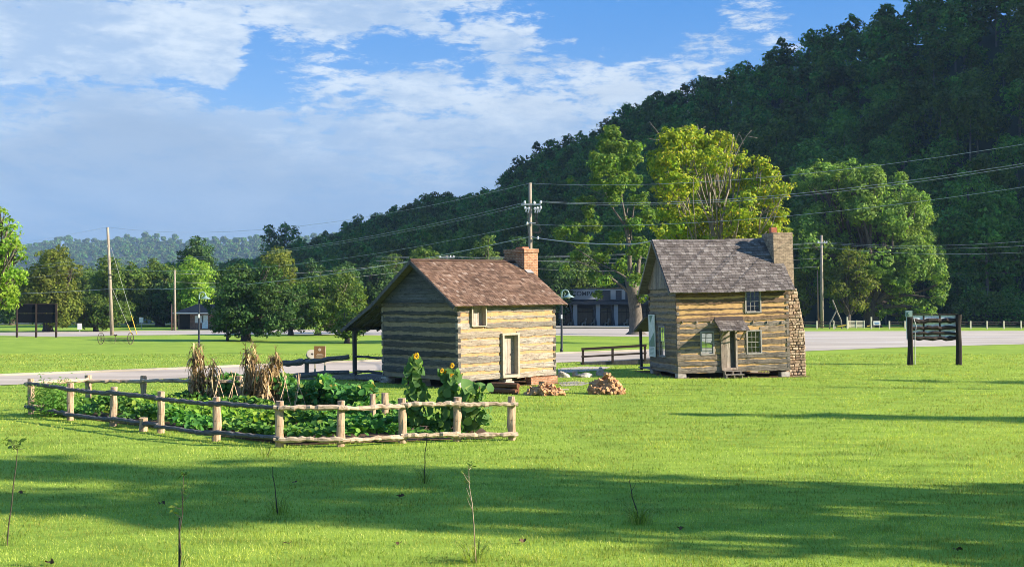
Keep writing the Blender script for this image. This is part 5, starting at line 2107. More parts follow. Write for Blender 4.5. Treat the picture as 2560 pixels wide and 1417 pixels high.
# ------------------------------------------------------------------ poles and wires
def pole(px, basey, topy, r, label, mat=M_POLE, lean=0.0, Y=None, name='utility_pole', cat='utility pole'):
    b = gr(px, basey) if Y is None else Vector(((px - 1280) / F * Y, Y, 0))
    h = EYE - (topy - HOR) / F * b.y
    root = thing(name, label, cat, b)
    mb = MB()
    mb.tube([(0, 0, -.2), (lean * .5, 0, h * .5), (lean, 0, h)], [r, r * .85, r * .66], 12)
    mb.obj('shaft', mat, root, True)
    return root, b, h


pl1, b1, h1 = pole(281, 838, 568, .24, 'tall leaning bare utility pole with two guy wires on the left', M_POLE, -.65)
for (x, y, r) in ((-.62, -.1, .05), (-.60, .12, .05)):
    mb = MB()
    mb.tube([(x, y, h1 - 2.5), (x, y, h1 - 2.2)], [.08, .05], 8)
    mb.obj('insulator', M_INSUL, pl1)
mb = MB()
mb.tube([(-.36, 0, h1 * .55), (-.36, 0, h1 * .55 + .22)], .24, 12)
mb.tube([(-.36, 0, h1 * .52), (-.36, 0, h1 * .52 + .1)], .235, 12)
mb.obj('band', M_LAMPD, pl1)
for i, ((x0, y0), (x1, y1), lab) in enumerate((((276, 615), (343, 830), 'longer guy wire with yellow guard beside the leaning utility pole'), ((280, 720), (330, 828), 'shorter guy wire with yellow guard beside the leaning utility pole'))):
    Yg = b1.y
    a, b = pt(x0, y0, Yg), pt(x1, y1, Yg + 4)
    b.z = 0
    gw = thing('guy_wire', lab, 'guy wire', (0, 0, 0))
    mb = MB()
    mb.tube([a, b], .02, 6)
    mb.obj('cable', M_WIRE, gw)
    mb = MB()
    mb.tube([a.lerp(b, .78), b], .05, 8)
    mb.obj('guard', M_YELLOW, gw)

YM = 92.0
pl2, b2, h2 = pole(1327, 0, 457, .19, 'tall utility pole with insulators behind the brick chimney', M_POLE, -.05, YM)


def on(px, py, Y=YM):
    return pt(px, py, Y)


mb = MB()
for (x, y) in ((1312, 505), (1336, 506), (1352, 505), (1313, 519), (1322, 521), (1337, 521), (1344, 520), (1352, 518), (1345, 594), (1318, 558)):
    p = on(x, y, YM - .25) - b2
    mb.tube([p + Vector((0, 0, -.12)), p + Vector((0, 0, -.03)), p + Vector((0, 0, .1))], [.05, .10, .05], 8)
mb.obj('insulator', M_INSUL, pl2)
mb = MB()
z = EYE - (508 - HOR) / F * YM
mb.box((0, -.22, z - .1), (1.5, .1, .1))
z = EYE - (558 - HOR) / F * YM
mb.box((.02, -.22, z), (.72, .08, .09))
mb.obj('crossarm', M_METAL, pl2)
mb = MB()
for (x, y) in ((1316, 524), (1322, 526), (1339, 526), (1345, 527), (1350, 525)):
    p = on(x, y, YM - .3) - b2
    mb.box(p, (.1, .12, .36), Matrix.Rotation(.3, 3, 'Y'))
mb.obj('fuse', M_METAL, pl2)
mb = MB()
for lst in (((1340, 530), (1336, 548), (1345, 566), (1353, 575), (1350, 583), (1333, 582)), ((1345, 530), (1341, 552), (1350, 568), (1349, 580), (1333, 580)), ((1318, 530), (1318, 565), (1322, 590))):
    mb.tube([on(x, y, YM - .35) - b2 for x, y in lst], .022, 5)
mb.obj('drop_cable', M_WIRED, pl2)

plx, bx_, hx_ = pole(2700, 0, 318, .17, 'utility pole at the right edge of the lawn carrying the long wires, outside the picture', M_POLE, 0, 55.0)
mb = MB()
mb.box((0, -.2, hx_ - 1.0), (1.6, .1, .12))
mb.obj('crossarm', M_METAL, plx)
pl3, b3, h3 = pole(2055, 820, 588, .27, 'tall utility pole with short crossarm before the huge round tree', M_POLE, -.05)
mb = MB()
z = EYE - (607 - HOR) / F * b3.y
mb.box((0, -.3, z), (1.6, .12, .14))
mb.obj('crossarm', M_METAL, pl3)
mb = MB()
for x in (-.7, .4, .75):
    mb.tube([(x, -.3, z + .05), (x, -.3, z + .3)], [.09, .05], 8)
mb.obj('insulator', M_INSUL, pl3)
pole(2046, 819, 676, .15, 'thin red brown pole standing beside the crossarm pole', M_POLER, -.15)
pl4, b4, h4 = pole(438, 826, 675, .20, 'thin distant utility pole in front of the far house', M_POLE, -.1)
pole(430, 826, 760, .13, 'short brown pole beside the thin distant utility pole', M_POLER)
pl5, b5, h5 = pole(1117, 0, 638, .17, 'far utility pole showing above the brown roof', M_POLE, 0, 190.0)
mb = MB()
mb.box((0, -.2, h5 - .35), (2.4, .12, .14))
for x in (-1.1, .6, 1.1):
    mb.tube([(x, -.2, h5 - .28), (x, -.2, h5 - .02)], [.1, .06], 6)
mb.obj('crossarm', M_METAL, pl5)


def wire(label, pts_, r=.012, mat=M_WIRE, grp='power lines'):
    """pts_: world points; smooth sag between them"""
    mb = MB()
    out = []
    for i in range(len(pts_) - 1):
        a, b, s = pts_[i][0], pts_[i + 1][0], pts_[i][1]
        for k_ in range(13 if i == len(pts_) - 2 else 12):
            t = k_ / 12
            p = a.lerp(b, t)
            p = p - Vector((0, 0, s * 4 * t * (1 - t)))
            out.append(p)
    mb.tube(out, r, 5, 0, False)
    o = mb.obj('power_line', mat)
    tag(o, label, 'power line', grp)
    return o


# next pole of that line, outside the picture on the right
YX = 55.0
def rt(y, Y=YX, px=2700):
    return pt(px, y, Y)


Lf = pt(-420, 640, 200.0)
wire('topmost wire, from left pole top over the crossarm pole to the upper right', [(pt(-300, 655, 175), .4), (pt(268, 568, b1.y), 1.9), (pt(1325, 458, YM), .9), (rt(337), 0)])
wire('upper of the close pair of wires meeting the crossarm pole', [(pt(-300, 690, 185), .5), (pt(277, 640, b1.y), 1.6), (pt(1312, 506, YM), 0)])
wire('lower of the close pair of wires meeting the crossarm pole', [(pt(-300, 698, 185), .5), (pt(277, 648, b1.y), 1.5), (pt(1316, 512, YM), 0)])
wire('upper of the close pair of wires leaving right from the crossarm pole', [(pt(1350, 503, YM), .9), (rt(385), 0)])
wire('lower of the close pair of wires leaving right from the crossarm pole', [(pt(1350, 505, YM), .95), (rt(391), 0)])
wire('single middle wire passing the crossarm pole below the insulators', [(pt(-300, 712, 185), .5), (pt(279, 672, b1.y), 1.5), (pt(1322, 561, YM), .8), (rt(446), 0)])
wire('thick lowest cable on the crossarm pole running left', [(pt(-300, 735, 185), .4), (pt(281, 722, b1.y), 1.3), (pt(1324, 592, YM), 0)], .024)
wire('service cable from the crossarm pole down to the grey roof gable', [(pt(1327, 592, YM), .15), (pt(1570, 611, 75), .05), (FR2.A + FR2.e * (L2 / 2) - FR2.d * .5 + Vector((0, 0, RIDGE2 + .12)), 0)], .03)
b3t = EYE - (605 - HOR) / F * b3.y
for i, (dzv, yr, lab, m_) in enumerate(((0, 590, 'top roadside wire right of the crossarm road pole', M_WIRE), (-.15, 604, 'second roadside wire from the top, right of the road pole', M_WIRE),
                                        (-.8, 622, 'third roadside wire from the top, right of the road pole', M_WIRE), (-2.0, 640, 'dark roadside cable fourth from the top', M_WIRED),
                                        (-4.0, 672, 'lowest dark roadside cable right of the road pole', M_WIRED))):
    p0 = Vector((b3.x, b3.y - .3, b3t + dzv))
    wire(lab, [(Vector((b3.x - 75, b3.y + 14, b3t + dzv - 1.8)), 1.0), (p0, .9), (pt(2700, yr, 150), 0)], .018, m_, 'roadside wires')
for i, (dzv, lab) in enumerate(((0, 'higher far wire behind the brown roof'), (-1.3, 'lower far wire behind the brown roof'))):
    wire(lab, [(Vector((b4.x - .1, b4.y, h4 - .5 + dzv)), 1.2), (Vector((b5.x, b5.y - .2, h5 - .1 + dzv)), 1.0), (Vector((b5.x + 60, b5.y + 2, h5 - .4 + dzv)), 0)], .012, M_WIRE, 'far wires')


# ------------------------------------------------------------------ lamp posts
def lamp(px, basey, topy, label, seed):
    b = gr(px, basey)
    h = EYE - (topy - HOR) / F * b.y
    root = thing('lamp_post', label, 'lamp post', b, 0, 'gooseneck lamp posts')
    mb = MB()
    mb.tube([(0, 0, -.1), (0, 0, .3), (0, 0, .32), (0, 0, h - .75)], [.13, .13, .10, .075], 10)
    mb.obj('pole', M_LAMPD if seed else M_LAMPD, root, True)
    mb = MB()
    arc = [(0, 0, h * .55), (0, 0, h - .62)] + [(.30 - .30 * math.cos(t), 0, h - .42 + .34 * math.sin(t)) for t in [math.pi * k / 8 for k in range(9)]]
    mb.tube(arc, .06, 8)
    mb.tube([(-.02, 0, h - .85), (.22, 0, h - .62), (.30, 0, h - .35)], .022, 6)
    mb.obj('gooseneck', M_LAMPG, root, True)
    mb = MB()
    pts_ = [(.6, 0, h - .38), (.6, 0, h - .50), (.6, 0, h - .56), (.6, 0, h - .66), (.6, 0, h - .70)]
    mb.tube(pts_, [.08, .13, .26, .43, .46], 14)
    sh = mb.obj('lamp_shade', M_LAMPG, root, True)
    mb = MB()
    mb.tube([(.6, 0, h - .69), (.6, 0, h - .76), (.6, 0, h - .80)], [.13, .12, .05], 10)
    mb.obj('bulb_globe', M_WHITE, sh, True)
    mb = MB()
    mb.box((.0, -.08, h * .56), (.14, .06, .34))
    mb.obj('plate', M_WHITE, root)


lamp(498, 868, 728, 'gooseneck lamp post left of the wide dark tree', 0)
lamp(1404, 880, 722, 'gooseneck lamp post just right of the brown-roofed cabin', 1)

# ------------------------------------------------------------------ signs
sg = thing('notice_board', 'tall black double notice board on three posts at far left', 'notice board', gr(91, 843))
Yb = gr(91, 843).y
for px in (43, 91, 141):
    x = (px - 91) / F * Yb
    mb = MB()
    mb.box((x, 0, 1.95), (.2, .2, 4.1))
    mb.obj('post', M_RAILB, sg)
for (p0, p1) in ((43, 91), (91, 141)):
    x0, x1 = (p0 - 91) / F * Yb + .12, (p1 - 91) / F * Yb - .12
    mb = MB()
    mb.box(((x0 + x1) / 2, .02, 3.42), (x1 - x0, .08, 1.05))
    mb.box(((x0 + x1) / 2, .02, 2.28), (x1 - x0, .08, 1.05))
    mb.obj('panel', M_BLACK, sg)
    mb = MB()
    mb.box(((x0 + x1) / 2, .0, 2.85), (x1 - x0, .05, .06))
    mb.box(((x0 + x1) / 2, .0, 3.99), (x1 - x0, .1, .08))
    mb.obj('batten', M_RAILB, sg)
for (px, by, ty, lab) in ((200, 830, 808, 'small low white sign near the roadside on the left'), (354, 823, 793, 'small white rectangular road sign right of the guy wires')):
    b = gr(px, by)
    h = EYE - (ty - HOR) / F * b.y
    s_ = thing('road_sign', lab, 'sign', b)
    mb = MB()
    mb.tube([(0, 0, -.1), (0, 0, h)], .04, 6)
    mb.obj('post', M_METAL, s_)
    mb = MB()
    w, ph = (.62, .85)
    mb.box((0, -.06, h - ph / 2), (w, .03, ph))
    mb.obj('plate', M_WHITE, s_)

# timber sign on the right
bs = gr(2333, 912)
S2 = F / bs.y
ps = thing('timber_sign', 'dark rustic log sign with pale blue backing on two thick posts', 'sign', bs, R(2))


def sx(px):
    return (px - 2333) / S2


def szz(py):
    return EYE - (py - HOR) / S2


for (px, top) in ((2274, 787), (2397, 786)):
    mb = MB()
    rnd = random.Random(px)
    zt = szz(top)
    mb.tube([(sx(px), 0, -.1), (sx(px) + .02, 0, zt * .4), (sx(px) - .02, 0, zt * .75), (sx(px), 0, zt)], [.20, .18, .17, .19], 9, wob=.12, rnd=rnd)
    mb.obj('post', M_SIGNW, ps)
mb = MB()
mb.box(((sx(2274) + sx(2397)) / 2, .22, (szz(788) + szz(848)) / 2), (sx(2397) - sx(2274) + .3, .05, szz(788) - szz(848)))
mb.obj('backing_panel', M_BLUEP, ps)
for i, (y, r) in enumerate(((803, .15), (820, .115), (833, .10), (846, .13))):
    rough_rail(ps, 'slat_log', (sx(2276), .12, szz(y)), (sx(2400), .12, szz(y) + (.05 if i == 0 else 0)), r, M_SIGNWX, 300 + i, 12, .35)
for px in (2311, 2352):
    mb = MB()
    mb.box((sx(px), .17, (szz(788) + szz(846)) / 2), (.10, .05, szz(788) - szz(846) - .05))
    mb.obj('upright', M_SIGNW, ps)
mb = MB()
mb.box((sx(2336), .2, szz(787) + .03), (sx(2397) - sx(2274), .22, .06))
mb.obj('top_board', M_SIGNWX, ps)
mb = MB()
mb.box((sx(2270), -.05, szz(784)), (.40, .25, .40))
mb.tube([(sx(2270), -.18, szz(783)), (sx(2270), -.30, szz(783))], .13, 12)
mt = mb.obj('meter_box', M_LAMPG, ps)
mb = MB()
mb.tube([(sx(2280), -.2, szz(795)), (sx(2286), -.22, szz(815)), (sx(2283), -.22, szz(840)), (sx(2283), -.22, .05)], .03, 6)
mb.obj('conduit', M_METAL, ps)

# brown trail sign by the drive
bq = gr(800, 938.5)
SQ = F / bq.y
ts = thing('trail_sign', 'brown information sign on two white-edged posts beside the drive', 'sign', bq, R(2))
for x in (-.27, .27):
    mb = MB()
    mb.box((x, .04, .80), (.09, .12, 1.66))
    mb.obj('post', M_TRIML, ts)
mb = MB()
mb.box((0, -.045, 1.30), (.62, .05, .68))
pn = mb.obj('panel', M_BROWNS, ts)
mb = MB()
for (z, w) in ((1.12, .42), (1.05, .36), (1.18, .30)):
    mb.box((0, -.074, z), (w, .008, .030))
mb.tube([(0, -.07, 1.44), (0, -.078, 1.44)], .085, 12)
mb.obj('lettering', M_TAN, pn)
bd = gr(780, 899)
ms = thing('millstone', 'pale round millstone leaning on its edge left of the brown sign', 'millstone', bd)
mb = MB()
n = Vector((.35, -.75, .62)).normalized()
c = Vector((0, 0, .34))
mb.tube([c + n * .12, c + n * .11, c - n * .09], [.36, .40, .40], 24)
mb.obj('stone', M_KERB, ms)
mb = MB()
mb.tube([c + n * .118, c + n * .124], .09, 14)
mb.obj('eye', M_DARK, ms)

# hay rake on the lawn
bh = gr(290, 860)
SH = F / bh.y
hr = thing('hay_rake', 'old horse-drawn hay rake with two spoked wheels on the left lawn', 'hay rake', bh)
for px in (253, 327):
    x = (px - 290) / SH
    mb = MB()
    R0 = .56
    ring = [(x + .25 * math.cos(t) * R0, R0 * math.cos(t) * .9, .57 + R0 * math.sin(t)) for t in [k_ * 6.283 / 24 for k_ in range(25)]]
    mb.tube(ring, .035, 6, 0, False)
    for k_ in range(10):
        t = k_ * 6.283 / 10
        mb.tube([(x, 0, .57), (x + .25 * math.cos(t) * R0, R0 * math.cos(t) * .9, .57 + R0 * math.sin(t))], .014, 4)
    mb.obj('wheel', M_RUST, hr)
mb = MB()
x0, x1 = (253 - 290) / SH, (327 - 290) / SH
mb.tube([(x0, 0, .57), (x1, 0, .57)], .04, 6)
mb.tube([(x0 + .2, .1, .35), (x1 - .2, .1, .35)], .02, 5)
mb.tube([(0, 0, .57), (0, -.3, .1)], .03, 5)
mb.obj('axle', M_RUST, hr)
mb = MB()
for k_ in range(22):
    x = x0 + .25 + (x1 - x0 - .5) * k_ / 21
    mb.tube([(x, .05, .60), (x, .35, .50), (x, .42, .25), (x, .25, .08)], .010, 4)
mb.obj('tine', M_RUST, hr)
mb = MB()
mb.tube([(0, -.1, .62), (0, -.05, .88)], .02, 5)
mb.tube([(-.16, -.1, .92), (0, -.1, .86), (.16, -.1, .92)], .08, 6)
mb.obj('seat', M_RUST, hr)

# ------------------------------------------------------------------ far buildings and fence
bh_ = gr(478, 824)
hs = thing('house', 'low far brick house with grey hipped roof behind the poles', 'house', bh_)
S3 = F / bh_.y


def hx(px):
    return (px - 478) / S3


mb = MB()
mb.box(((hx(443) + hx(560)) / 2, 4, 1.35), (hx(560) - hx(443), 7, 2.7))
wl = mb.obj('wall', M_BRICKH, hs)
mb = MB()
xa, xb = hx(433), hx(566)
mb.add([(xa, -.3, 2.6), (xb, -.3, 2.6), (xb, 8.3, 2.6), (xa, 8.3, 2.6), (xa + 2.6, 4, 3.95), (xb - 2.6, 4, 3.95)], [(0, 1, 5, 4), (1, 2, 5), (2, 3, 4, 5), (3, 0, 4), (0, 3, 2, 1)])
mb.obj('roof', M_ROOFD, hs)
mb = MB()
mb.box(((xa + xb) / 2, -.32, 2.55), (xb - xa, .06, .18))
mb.obj('fascia', M_WHITE, hs)
mb = MB()
mb.box((hx(496), .46, 1.6), (1.3, .08, 1.1))
mb.obj('window', M_WHITE, hs)
mb = MB()
mb.box((hx(511), .46, 1.2), (.9, .08, 2.1))
mb.obj('door', M_BLUEP, hs)
mb = MB()
mb.box((hx(460), .46, 1.25), (1.6, .06, 2.2))
mb.obj('carport', M_DARK, hs)

YS = 215.0
st = thing('shop_building', 'low shaded white shop front with dark canopy and slanted columns', 'shop', Vector(((1500 - 1280) / F * YS, YS, 0)))


def tx(px):
    return (px - 1500) / F * YS


def tz(py):
    return EYE - (py - HOR) / F * YS


X0, X1 = tx(1345), tx(1690)
mb = MB()
mb.box(((X0 + X1) / 2, 7.5, tz(721) / 2), (X1 - X0, 9, tz(721)))
mb.obj('wall', M_NAVY, st)
mb = MB()
mb.box(((X0 + X1) / 2, 2.2, (tz(722) + tz(752)) / 2), (X1 - X0, 1.4, tz(722) - tz(752)))
fc = mb.obj('fascia', M_NAVY, st)
mb = MB()
for (a, b) in ((1396, 1408), (1432, 1501), (1528, 1541), (1556, 1565), (1575, 1640)):
    mb.box(((tx(a) + tx(b)) / 2, 1.46, (tz(726) + tz(748)) / 2), (tx(b) - tx(a), .1, tz(726) - tz(748)))
mb.box(((X0 + X1) / 2, 1.44, tz(724)), (X1 - X0, .12, .18))
mb.obj('sign_panel', M_WHITES, fc)
cu = bpy.data.curves.new('lettering', 'FONT')
cu.body = 'COMPANY'
cu.size = 1.15
cu.extrude = .02
cu.align_x = 'CENTER'
cu.offset = .012
to = bpy.data.objects.new('tmp_text', cu)
COL.objects.link(to)
dg = bpy.context.evaluated_depsgraph_get()
me = bpy.data.meshes.new_from_object(to.evaluated_get(dg))
bpy.data.objects.remove(to)
lt = finish('lettering', me, M_NAVY, fc)
lt.rotation_euler = (R(90), 0, 0)
lt.location = (tx(1470), 1.39, tz(739))
mb = MB()
mb.box(((X0 + X1) / 2, .7, (tz(753) + tz(761)) / 2), (X1 - X0, 2.2, tz(753) - tz(761)))
mb.obj('canopy', M_NAVY, st)
for px in (1402, 1438, 1495, 1540, 1590, 1640):
    mb = MB()
    mb.box((tx(px), .3, tz(761) / 2), (.75, .4, tz(761)))
    mb.obj('column', M_WHITES, st)
    mb = MB()
    mb.bar((tx(px) - .85, .0, tz(762)), (tx(px) - .25, .0, .15), .14, .22)
    mb.obj('brace', M_NAVY, st)
for (a, b) in ((1408, 1430), (1445, 1487), (1502, 1533), (1545, 1583), (1597, 1634)):
    mb = MB()
    mb.box(((tx(a) + tx(b)) / 2, 2.95, 1.75), (tx(b) - tx(a) - .3, .1, 2.7))
    w = mb.obj('window', m_plain('shop_window_dark', (.05, .055, .05), .15) if 'shop_window_dark' not in MATS else MATS['shop_window_dark'], st)
    mb = MB()
    for k_ in range(4):
        mb.box((tx(a) + .15 + (tx(b) - tx(a) - .3) * k_ / 3, 2.88, 1.75), (.07, .06, 2.7))
    mb.box(((tx(a) + tx(b)) / 2, 2.875, 2.5), (tx(b) - tx(a) - .3, .05, .07))
    mb.obj('mullion', M_BLACK, w)


def chair(px, label):
    r = thing('porch_chair', label, 'chair', Vector((tx(px) + st.location.x, YS + 1.6, 0)), R(20), 'chairs on the shop porch')
    mb = MB()
    mb.box((0, 0, .55), (.7, .6, .08))
    mb.obj('seat', M_TRIMG, r)
    mb = MB()
    mb.box((.35, 0, .95), (.08, .6, .9), Matrix.Rotation(.3, 3, 'Y'))
    mb.obj('backrest', M_TRIMG, r)
    for (x, y) in ((-.3, -.25), (-.3, .25), (.3, -.25), (.3, .25)):
        mb = MB()
        mb.box((x, y, .26), (.08, .08, .52))
        mb.obj('leg', M_TRIMG, r)


for px, lab in ((1425, 'grey chair in the leftmost open bay of the shop porch'), (1460, 'left grey chair in the wide second bay of the shop porch'),
                (1482, 'right grey chair in the wide second bay of the shop porch'), (1518, 'grey chair in the third bay of the shop porch'), (1565, 'grey chair in the fourth bay beside the thick trunk')):
    chair(px, lab)

rfx = thing('ranch_fence', 'far wooden post and rail fence with pale post tops along the road', 'fence', (0, 0, 0))
xs_ = list(range(2000, 2110, 42)) + [2223, 2262, 2300, 2342, 2384, 2426, 2467, 2509, 2552, 2595]
for px in xs_:
    p = gr(px, 822)
    mb = MB()
    mb.box((p.x, p.y, .62), (.2, .2, 1.28))
    mb.obj('post', M_CREAM, rfx)
for (a, b) in ((2000, 2110), (2223, 2595)):
    for z in (.35, .75, 1.1):
        mb = MB()
        mb.bar(gr(a, 822) + Vector((0, .08, z)), gr(b, 822) + Vector((0, .08, z)), .05, .12)
        mb.obj('rail', M_RAILB if z > .5 else M_RUST, rfx)
gt = thing('wooden_gate', 'pale slatted wooden gate between tall posts in the far fence', 'gate', gr(2140, 822))
for px in (2118, 2178):
    mb = MB()
    mb.box(((px - 2140) / F * gr(2140, 822).y, 0, .95), (.22, .22, 1.9))
    mb.obj('gate_post', M_CREAM, gt)
mb = MB()
for k_ in range(6):
    mb.box(((2141 - 2140) / F * 190, .05, .25 + k_ * .2), (2.6, .06, .11))
for x in (-1.25, 0, 1.25):
    mb.box((x + .05, .0, .75), (.12, .05, 1.25))
mb.obj('slats', M_CREAM, gt)
mb = MB()
for (a, b) in ((-3.0, -1.55), (1.7, 2.5)):
    mb.bar((a, -.05, .42), (b, -.05, .62), .06, .14)
mb.obj('yellow_rail', M_YELLOW, gt)
bsn = thing('fence_sign', 'white and blue sign board hung beside the far gate', 'sign', gr(2191, 822))
mb = MB()
mb.box((0, -.15, .95), (1.1, .04, .62))
pnl = mb.obj('board', M_WHITE, bsn)
mb = MB()
mb.box((0, -.175, .98), (.8, .01, .14))
mb.box((0, -.175, .80), (.6, .01, .07))
mb.obj('lettering', m_plain('sign_blue', (.06, .18, .42), .6), pnl)
mb = MB()
for x in (-.45, .45):
    mb.box((x, -.1, .62), (.06, .05, 1.25))
mb.obj('stake', M_CREAM, bsn)
# leaning pale trunk by the gate
lt_ = thing('leaning_trunk', 'pale bent bare trunk leaning beside the thin road poles', 'trunk', gr(2088, 822))
mb = MB()
for lst in (((0, 0, 0), (-.5, 0, 1.6), (.2, 0, 3.0), (-.4, .2, 4.6)), ((.2, 0, 2.9), (.9, .1, 1.4), (1.1, .1, .0)), ((-.5, 0, 1.6), (-.9, 0, .9), (-.9, .1, 0))):
    mb.tube(lst, [.12] * len(lst), 6)
mb.obj('stem', M_BARKP, lt_)


# ------------------------------------------------------------------ saplings
def sapling(px, basey, tpx, topy, label, seed, leaves=8, tuft=0, stake=False, leaf_from=.6, r=.008, mat=None, Y=None, lsize=.10):
    rnd = random.Random(seed)
    rng = np.random.default_rng(seed)
    b = gr(px, basey)
    top = pt(tpx, topy, b.y) - b
    root = thing('sapling', label, 'sapling', b, 0, 'newly planted saplings on the lawn')
    mb = MB()
    pts_ = [Vector((0, 0, -.03))] + [Vector((top.x * t + rnd.uniform(-.018, .018), rnd.uniform(-.02, .02), top.z * t)) for t in (.2, .4, .6, .8)] + [top]
    mb.tube(pts_, [r * 1.3, r * 1.2, r * 1.1, r, r * .8, r * .5], 6)
    tw = []
    for i in range(max(1, leaves // 3)):
        t = rnd.uniform(leaf_from, .98)
        p = Vector((top.x * t, 0, top.z * t))
        q = p + Vector((rnd.uniform(-.14, .14), rnd.uniform(-.12, .12), rnd.uniform(.03, .2)))
        mb.tube([p, p.lerp(q, .5) + Vector((0, 0, -.01)), q], [r * .6, r * .5, r * .3], 4)
        tw.append(q)
    mb.obj('stem', mat or M_TWIG, root)
    if leaves:
        C, N = [], []
        for i in range(leaves):
            q = tw[i % len(tw)] if rnd.random() < .7 else top
            C.append(q + Vector((rnd.gauss(0, .035), rnd.gauss(0, .03), rnd.gauss(0, .03))))
            N.append((rnd.gauss(0, .6), rnd.gauss(-.3, .6), .9))
        v, q = leaf_quads(np.array(C), np.array(N), lsize, rng, .5)
        finish('foliage', np_mesh('foliage', v, quads=q), M_OAK, root)
    if stake:
        mb = MB()
        mb.tube([(.0, .03, -.1), (.0, .03, top.z * .56)], .016, 6)
        mb.obj('stake', M_LAMPD, root)
    if tuft:
        tm = MB()
        for i in range(tuft):
            a = rnd.uniform(0, 6.28)
            L = rnd.uniform(.12, .42)
            d = Vector((math.cos(a), math.sin(a), 0))
            p0 = d * rnd.uniform(0, .22)
            ribbon(tm, [p0, p0 + d * L * .2 + Vector((0, 0, L * .6)), p0 + d * L * .5 + Vector((0, 0, L * .85)), p0 + d * L * .75 + Vector((0, 0, L * .8))], .014, d.cross(Vector((0, 0, 1))))
        tm.obj('grass_tuft', M_BLADE, root)


sapling(22, 1360, 47, 1112, 'leaning sapling with flat leafy top at the far left edge of the lawn', 1, 16, 14, leaf_from=.95, r=.010, lsize=.13)
sapling(450, 1432, 461, 1182, 'staked sapling with a dark stake and small leaves at the bottom edge', 2, 20, 10, True, .55, r=.008, lsize=.09)
sapling(697, 1283, 683, 1165, 'bare bent sapling stem in the shadow band left of centre', 3, 0, 70, r=.010)
sapling(1062, 1206, 1066, 1082, 'straight dark sapling just below the fence with a soil ring', 4, 0, 50, r=.010)
sapling(1190, 1402, 1172, 1162, 'pale stemmed sapling with narrow leaves at bottom centre', 5, 20, 70, leaf_from=.55, r=.007, mat=M_POST, lsize=.07)
sapling(1597, 1306, 1572, 1196, 'sapling with a spray of long grass at its foot, right of centre', 6, 0, 110, r=.009)
sapling(668, 1142, 681, 1108, 'tiny twig sapling in front of the garden fence corner', 7, 4, 26, r=.007)
# fallen leaves
rnd = random.Random(3)
for i, (px, py, lab) in enumerate(((735, 1209, 'dark fallen leaf left of the straight dark sapling'), (720, 1362, 'dark fallen leaf right of the staked sapling'), (995, 1362, 'tan fallen leaf near bottom centre'),
                                   (1305, 1356, 'dark fallen leaf right of the pale stemmed sapling'), (404, 1262, 'small dark leaf left of the staked sapling'), (57, 1234, 'small dark leaf beside the leaning sapling'),
                                   (1700, 1324, 'dark fallen leaf right of the grassy sapling'), (125, 1410, 'dark leaf at the bottom left corner'), (1000, 1243, 'dark leaf left of the straight sapling foot'), (2390, 1378, 'reddish leaf near the bottom right'))):
    b = gr(px, py)
    rg = np.random.default_rng(i)
    C = np.array([[0, 0, .05], [.05, .02, .06], [-.04, .03, .055]])
    v, q = big_leaves(C, rg.normal(size=(3, 3)) * .6 + np.array([0, -.3, .8]), .075, rg)
    o = finish('fallen_leaf', np_mesh('fallen_leaf', v, quads=q), M_DRYLEAF)
    o.location = b
    tag(o, lab, 'leaf', 'fallen leaves on the lawn')


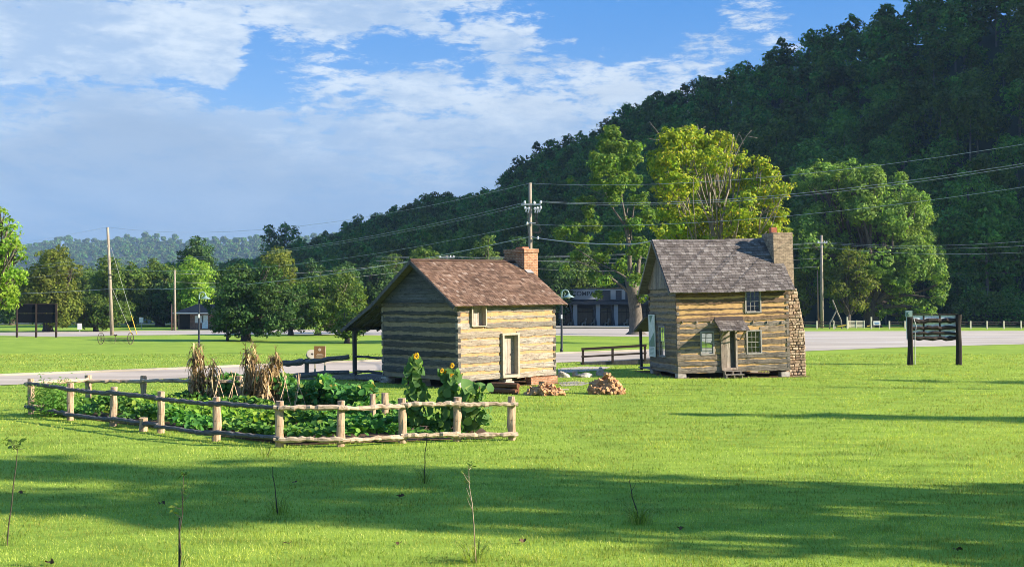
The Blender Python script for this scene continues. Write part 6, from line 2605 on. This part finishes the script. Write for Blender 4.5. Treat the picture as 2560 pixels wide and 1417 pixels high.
# ------------------------------------------------------------------ mown grass
def grass_field():
    rng = np.random.default_rng(99)
    V, T_ = [], []
    tot = 0
    dpoly = [(p.x, p.y) for p in [gr(*q) for q in drive_far] + [gr(*q) for q in reversed(drive_near)]]
    c1p = [tuple((FR1.A + FR1.d * x + FR1.e * y)[:2]) for x, y in ((0, 0), (W1, 0), (W1, L1 + 2.6), (0, L1 + 2.6))]
    c2p = [tuple((FR2.A + FR2.d * x + FR2.e * y)[:2]) for x, y in ((.1, .1), (W2, .1), (W2, L2 + 2.6), (.1, L2 + 2.6))]
    Yb = np.geomspace(16.5, 95, 60)
    for i in range(59):
        y0, y1 = Yb[i], Yb[i + 1]
        ym = (y0 + y1) / 2
        rho = 820 * (18. / ym) ** 2.35
        hw = .46 * ym + 2.5
        n = int(rho * 2 * hw * (y1 - y0))
        x = rng.uniform(-hw, hw, n)
        y = rng.uniform(y0, y1, n)
        # clumps: thin and thick places in the sward
        cl = np.sin(x * 2.3 + 1.3 * np.sin(y * 1.1)) * np.sin(y * 3.1 + 1.7 * np.sin(x * .9))
        ok = rng.random(n) < (.72 + .28 * cl)
        ok &= ~inside(GARDEN, x, y) & ~inside(dpoly, x, y) & ~inside(c1p, x, y) & ~inside(c2p, x, y)
        x, y = x[ok], y[ok]
        n = len(x)
        h = rng.uniform(.025, .062, n) * (1 + .25 * np.sin(x * 1.1) * np.sin(y * .7)) * (1 + ym / 120)
        w = .0048 * (ym / 18.) ** 1.05 * rng.uniform(.7, 1.4, n)
        a = rng.uniform(0, 6.283, n)
        le = rng.uniform(.0, .85, n) * h
        la = rng.uniform(0, 6.283, n)
        ca, sa = np.cos(a) * w, np.sin(a) * w
        b0 = np.stack([x - ca, y - sa, np.zeros(n)], 1)
        b1_ = np.stack([x + ca, y + sa, np.zeros(n)], 1)
        tp = np.stack([x + np.cos(la) * le, y + np.sin(la) * le, h], 1)
        V.append(np.stack([b0, b1_, tp], 1).reshape(-1, 3))
        T_.append(np.arange(n * 3).reshape(-1, 3) + tot)
        tot += n * 3
    o = finish('grass', np_mesh('grass', np.concatenate(V), tris=np.concatenate(T_)), M_BLADE)
    tag(o, 'short mown green grass of the lawn', 'grass', None, 'stuff')


grass_field()

# ------------------------------------------------------------------ haze
hm = bpy.data.materials.new('haze')
hm.use_nodes = True
ht = NT(hm.node_tree)
vol = ht.n('ShaderNodeVolumePrincipled', {'Color': (.42, .66, 1.0), 'Density': .00009, 'Anisotropy': .0})
out = ht.n('ShaderNodeOutputMaterial')
ht.t.links.new(vol.outputs[0], out.inputs['Volume'])
mb = MB()
mb.box((0, 1700, 155), (5200, 3600, 313))
hz = mb.obj('haze', hm)
hz['kind'] = 'stuff'
tag(hz, 'thin blue morning haze in the valley air', 'haze')
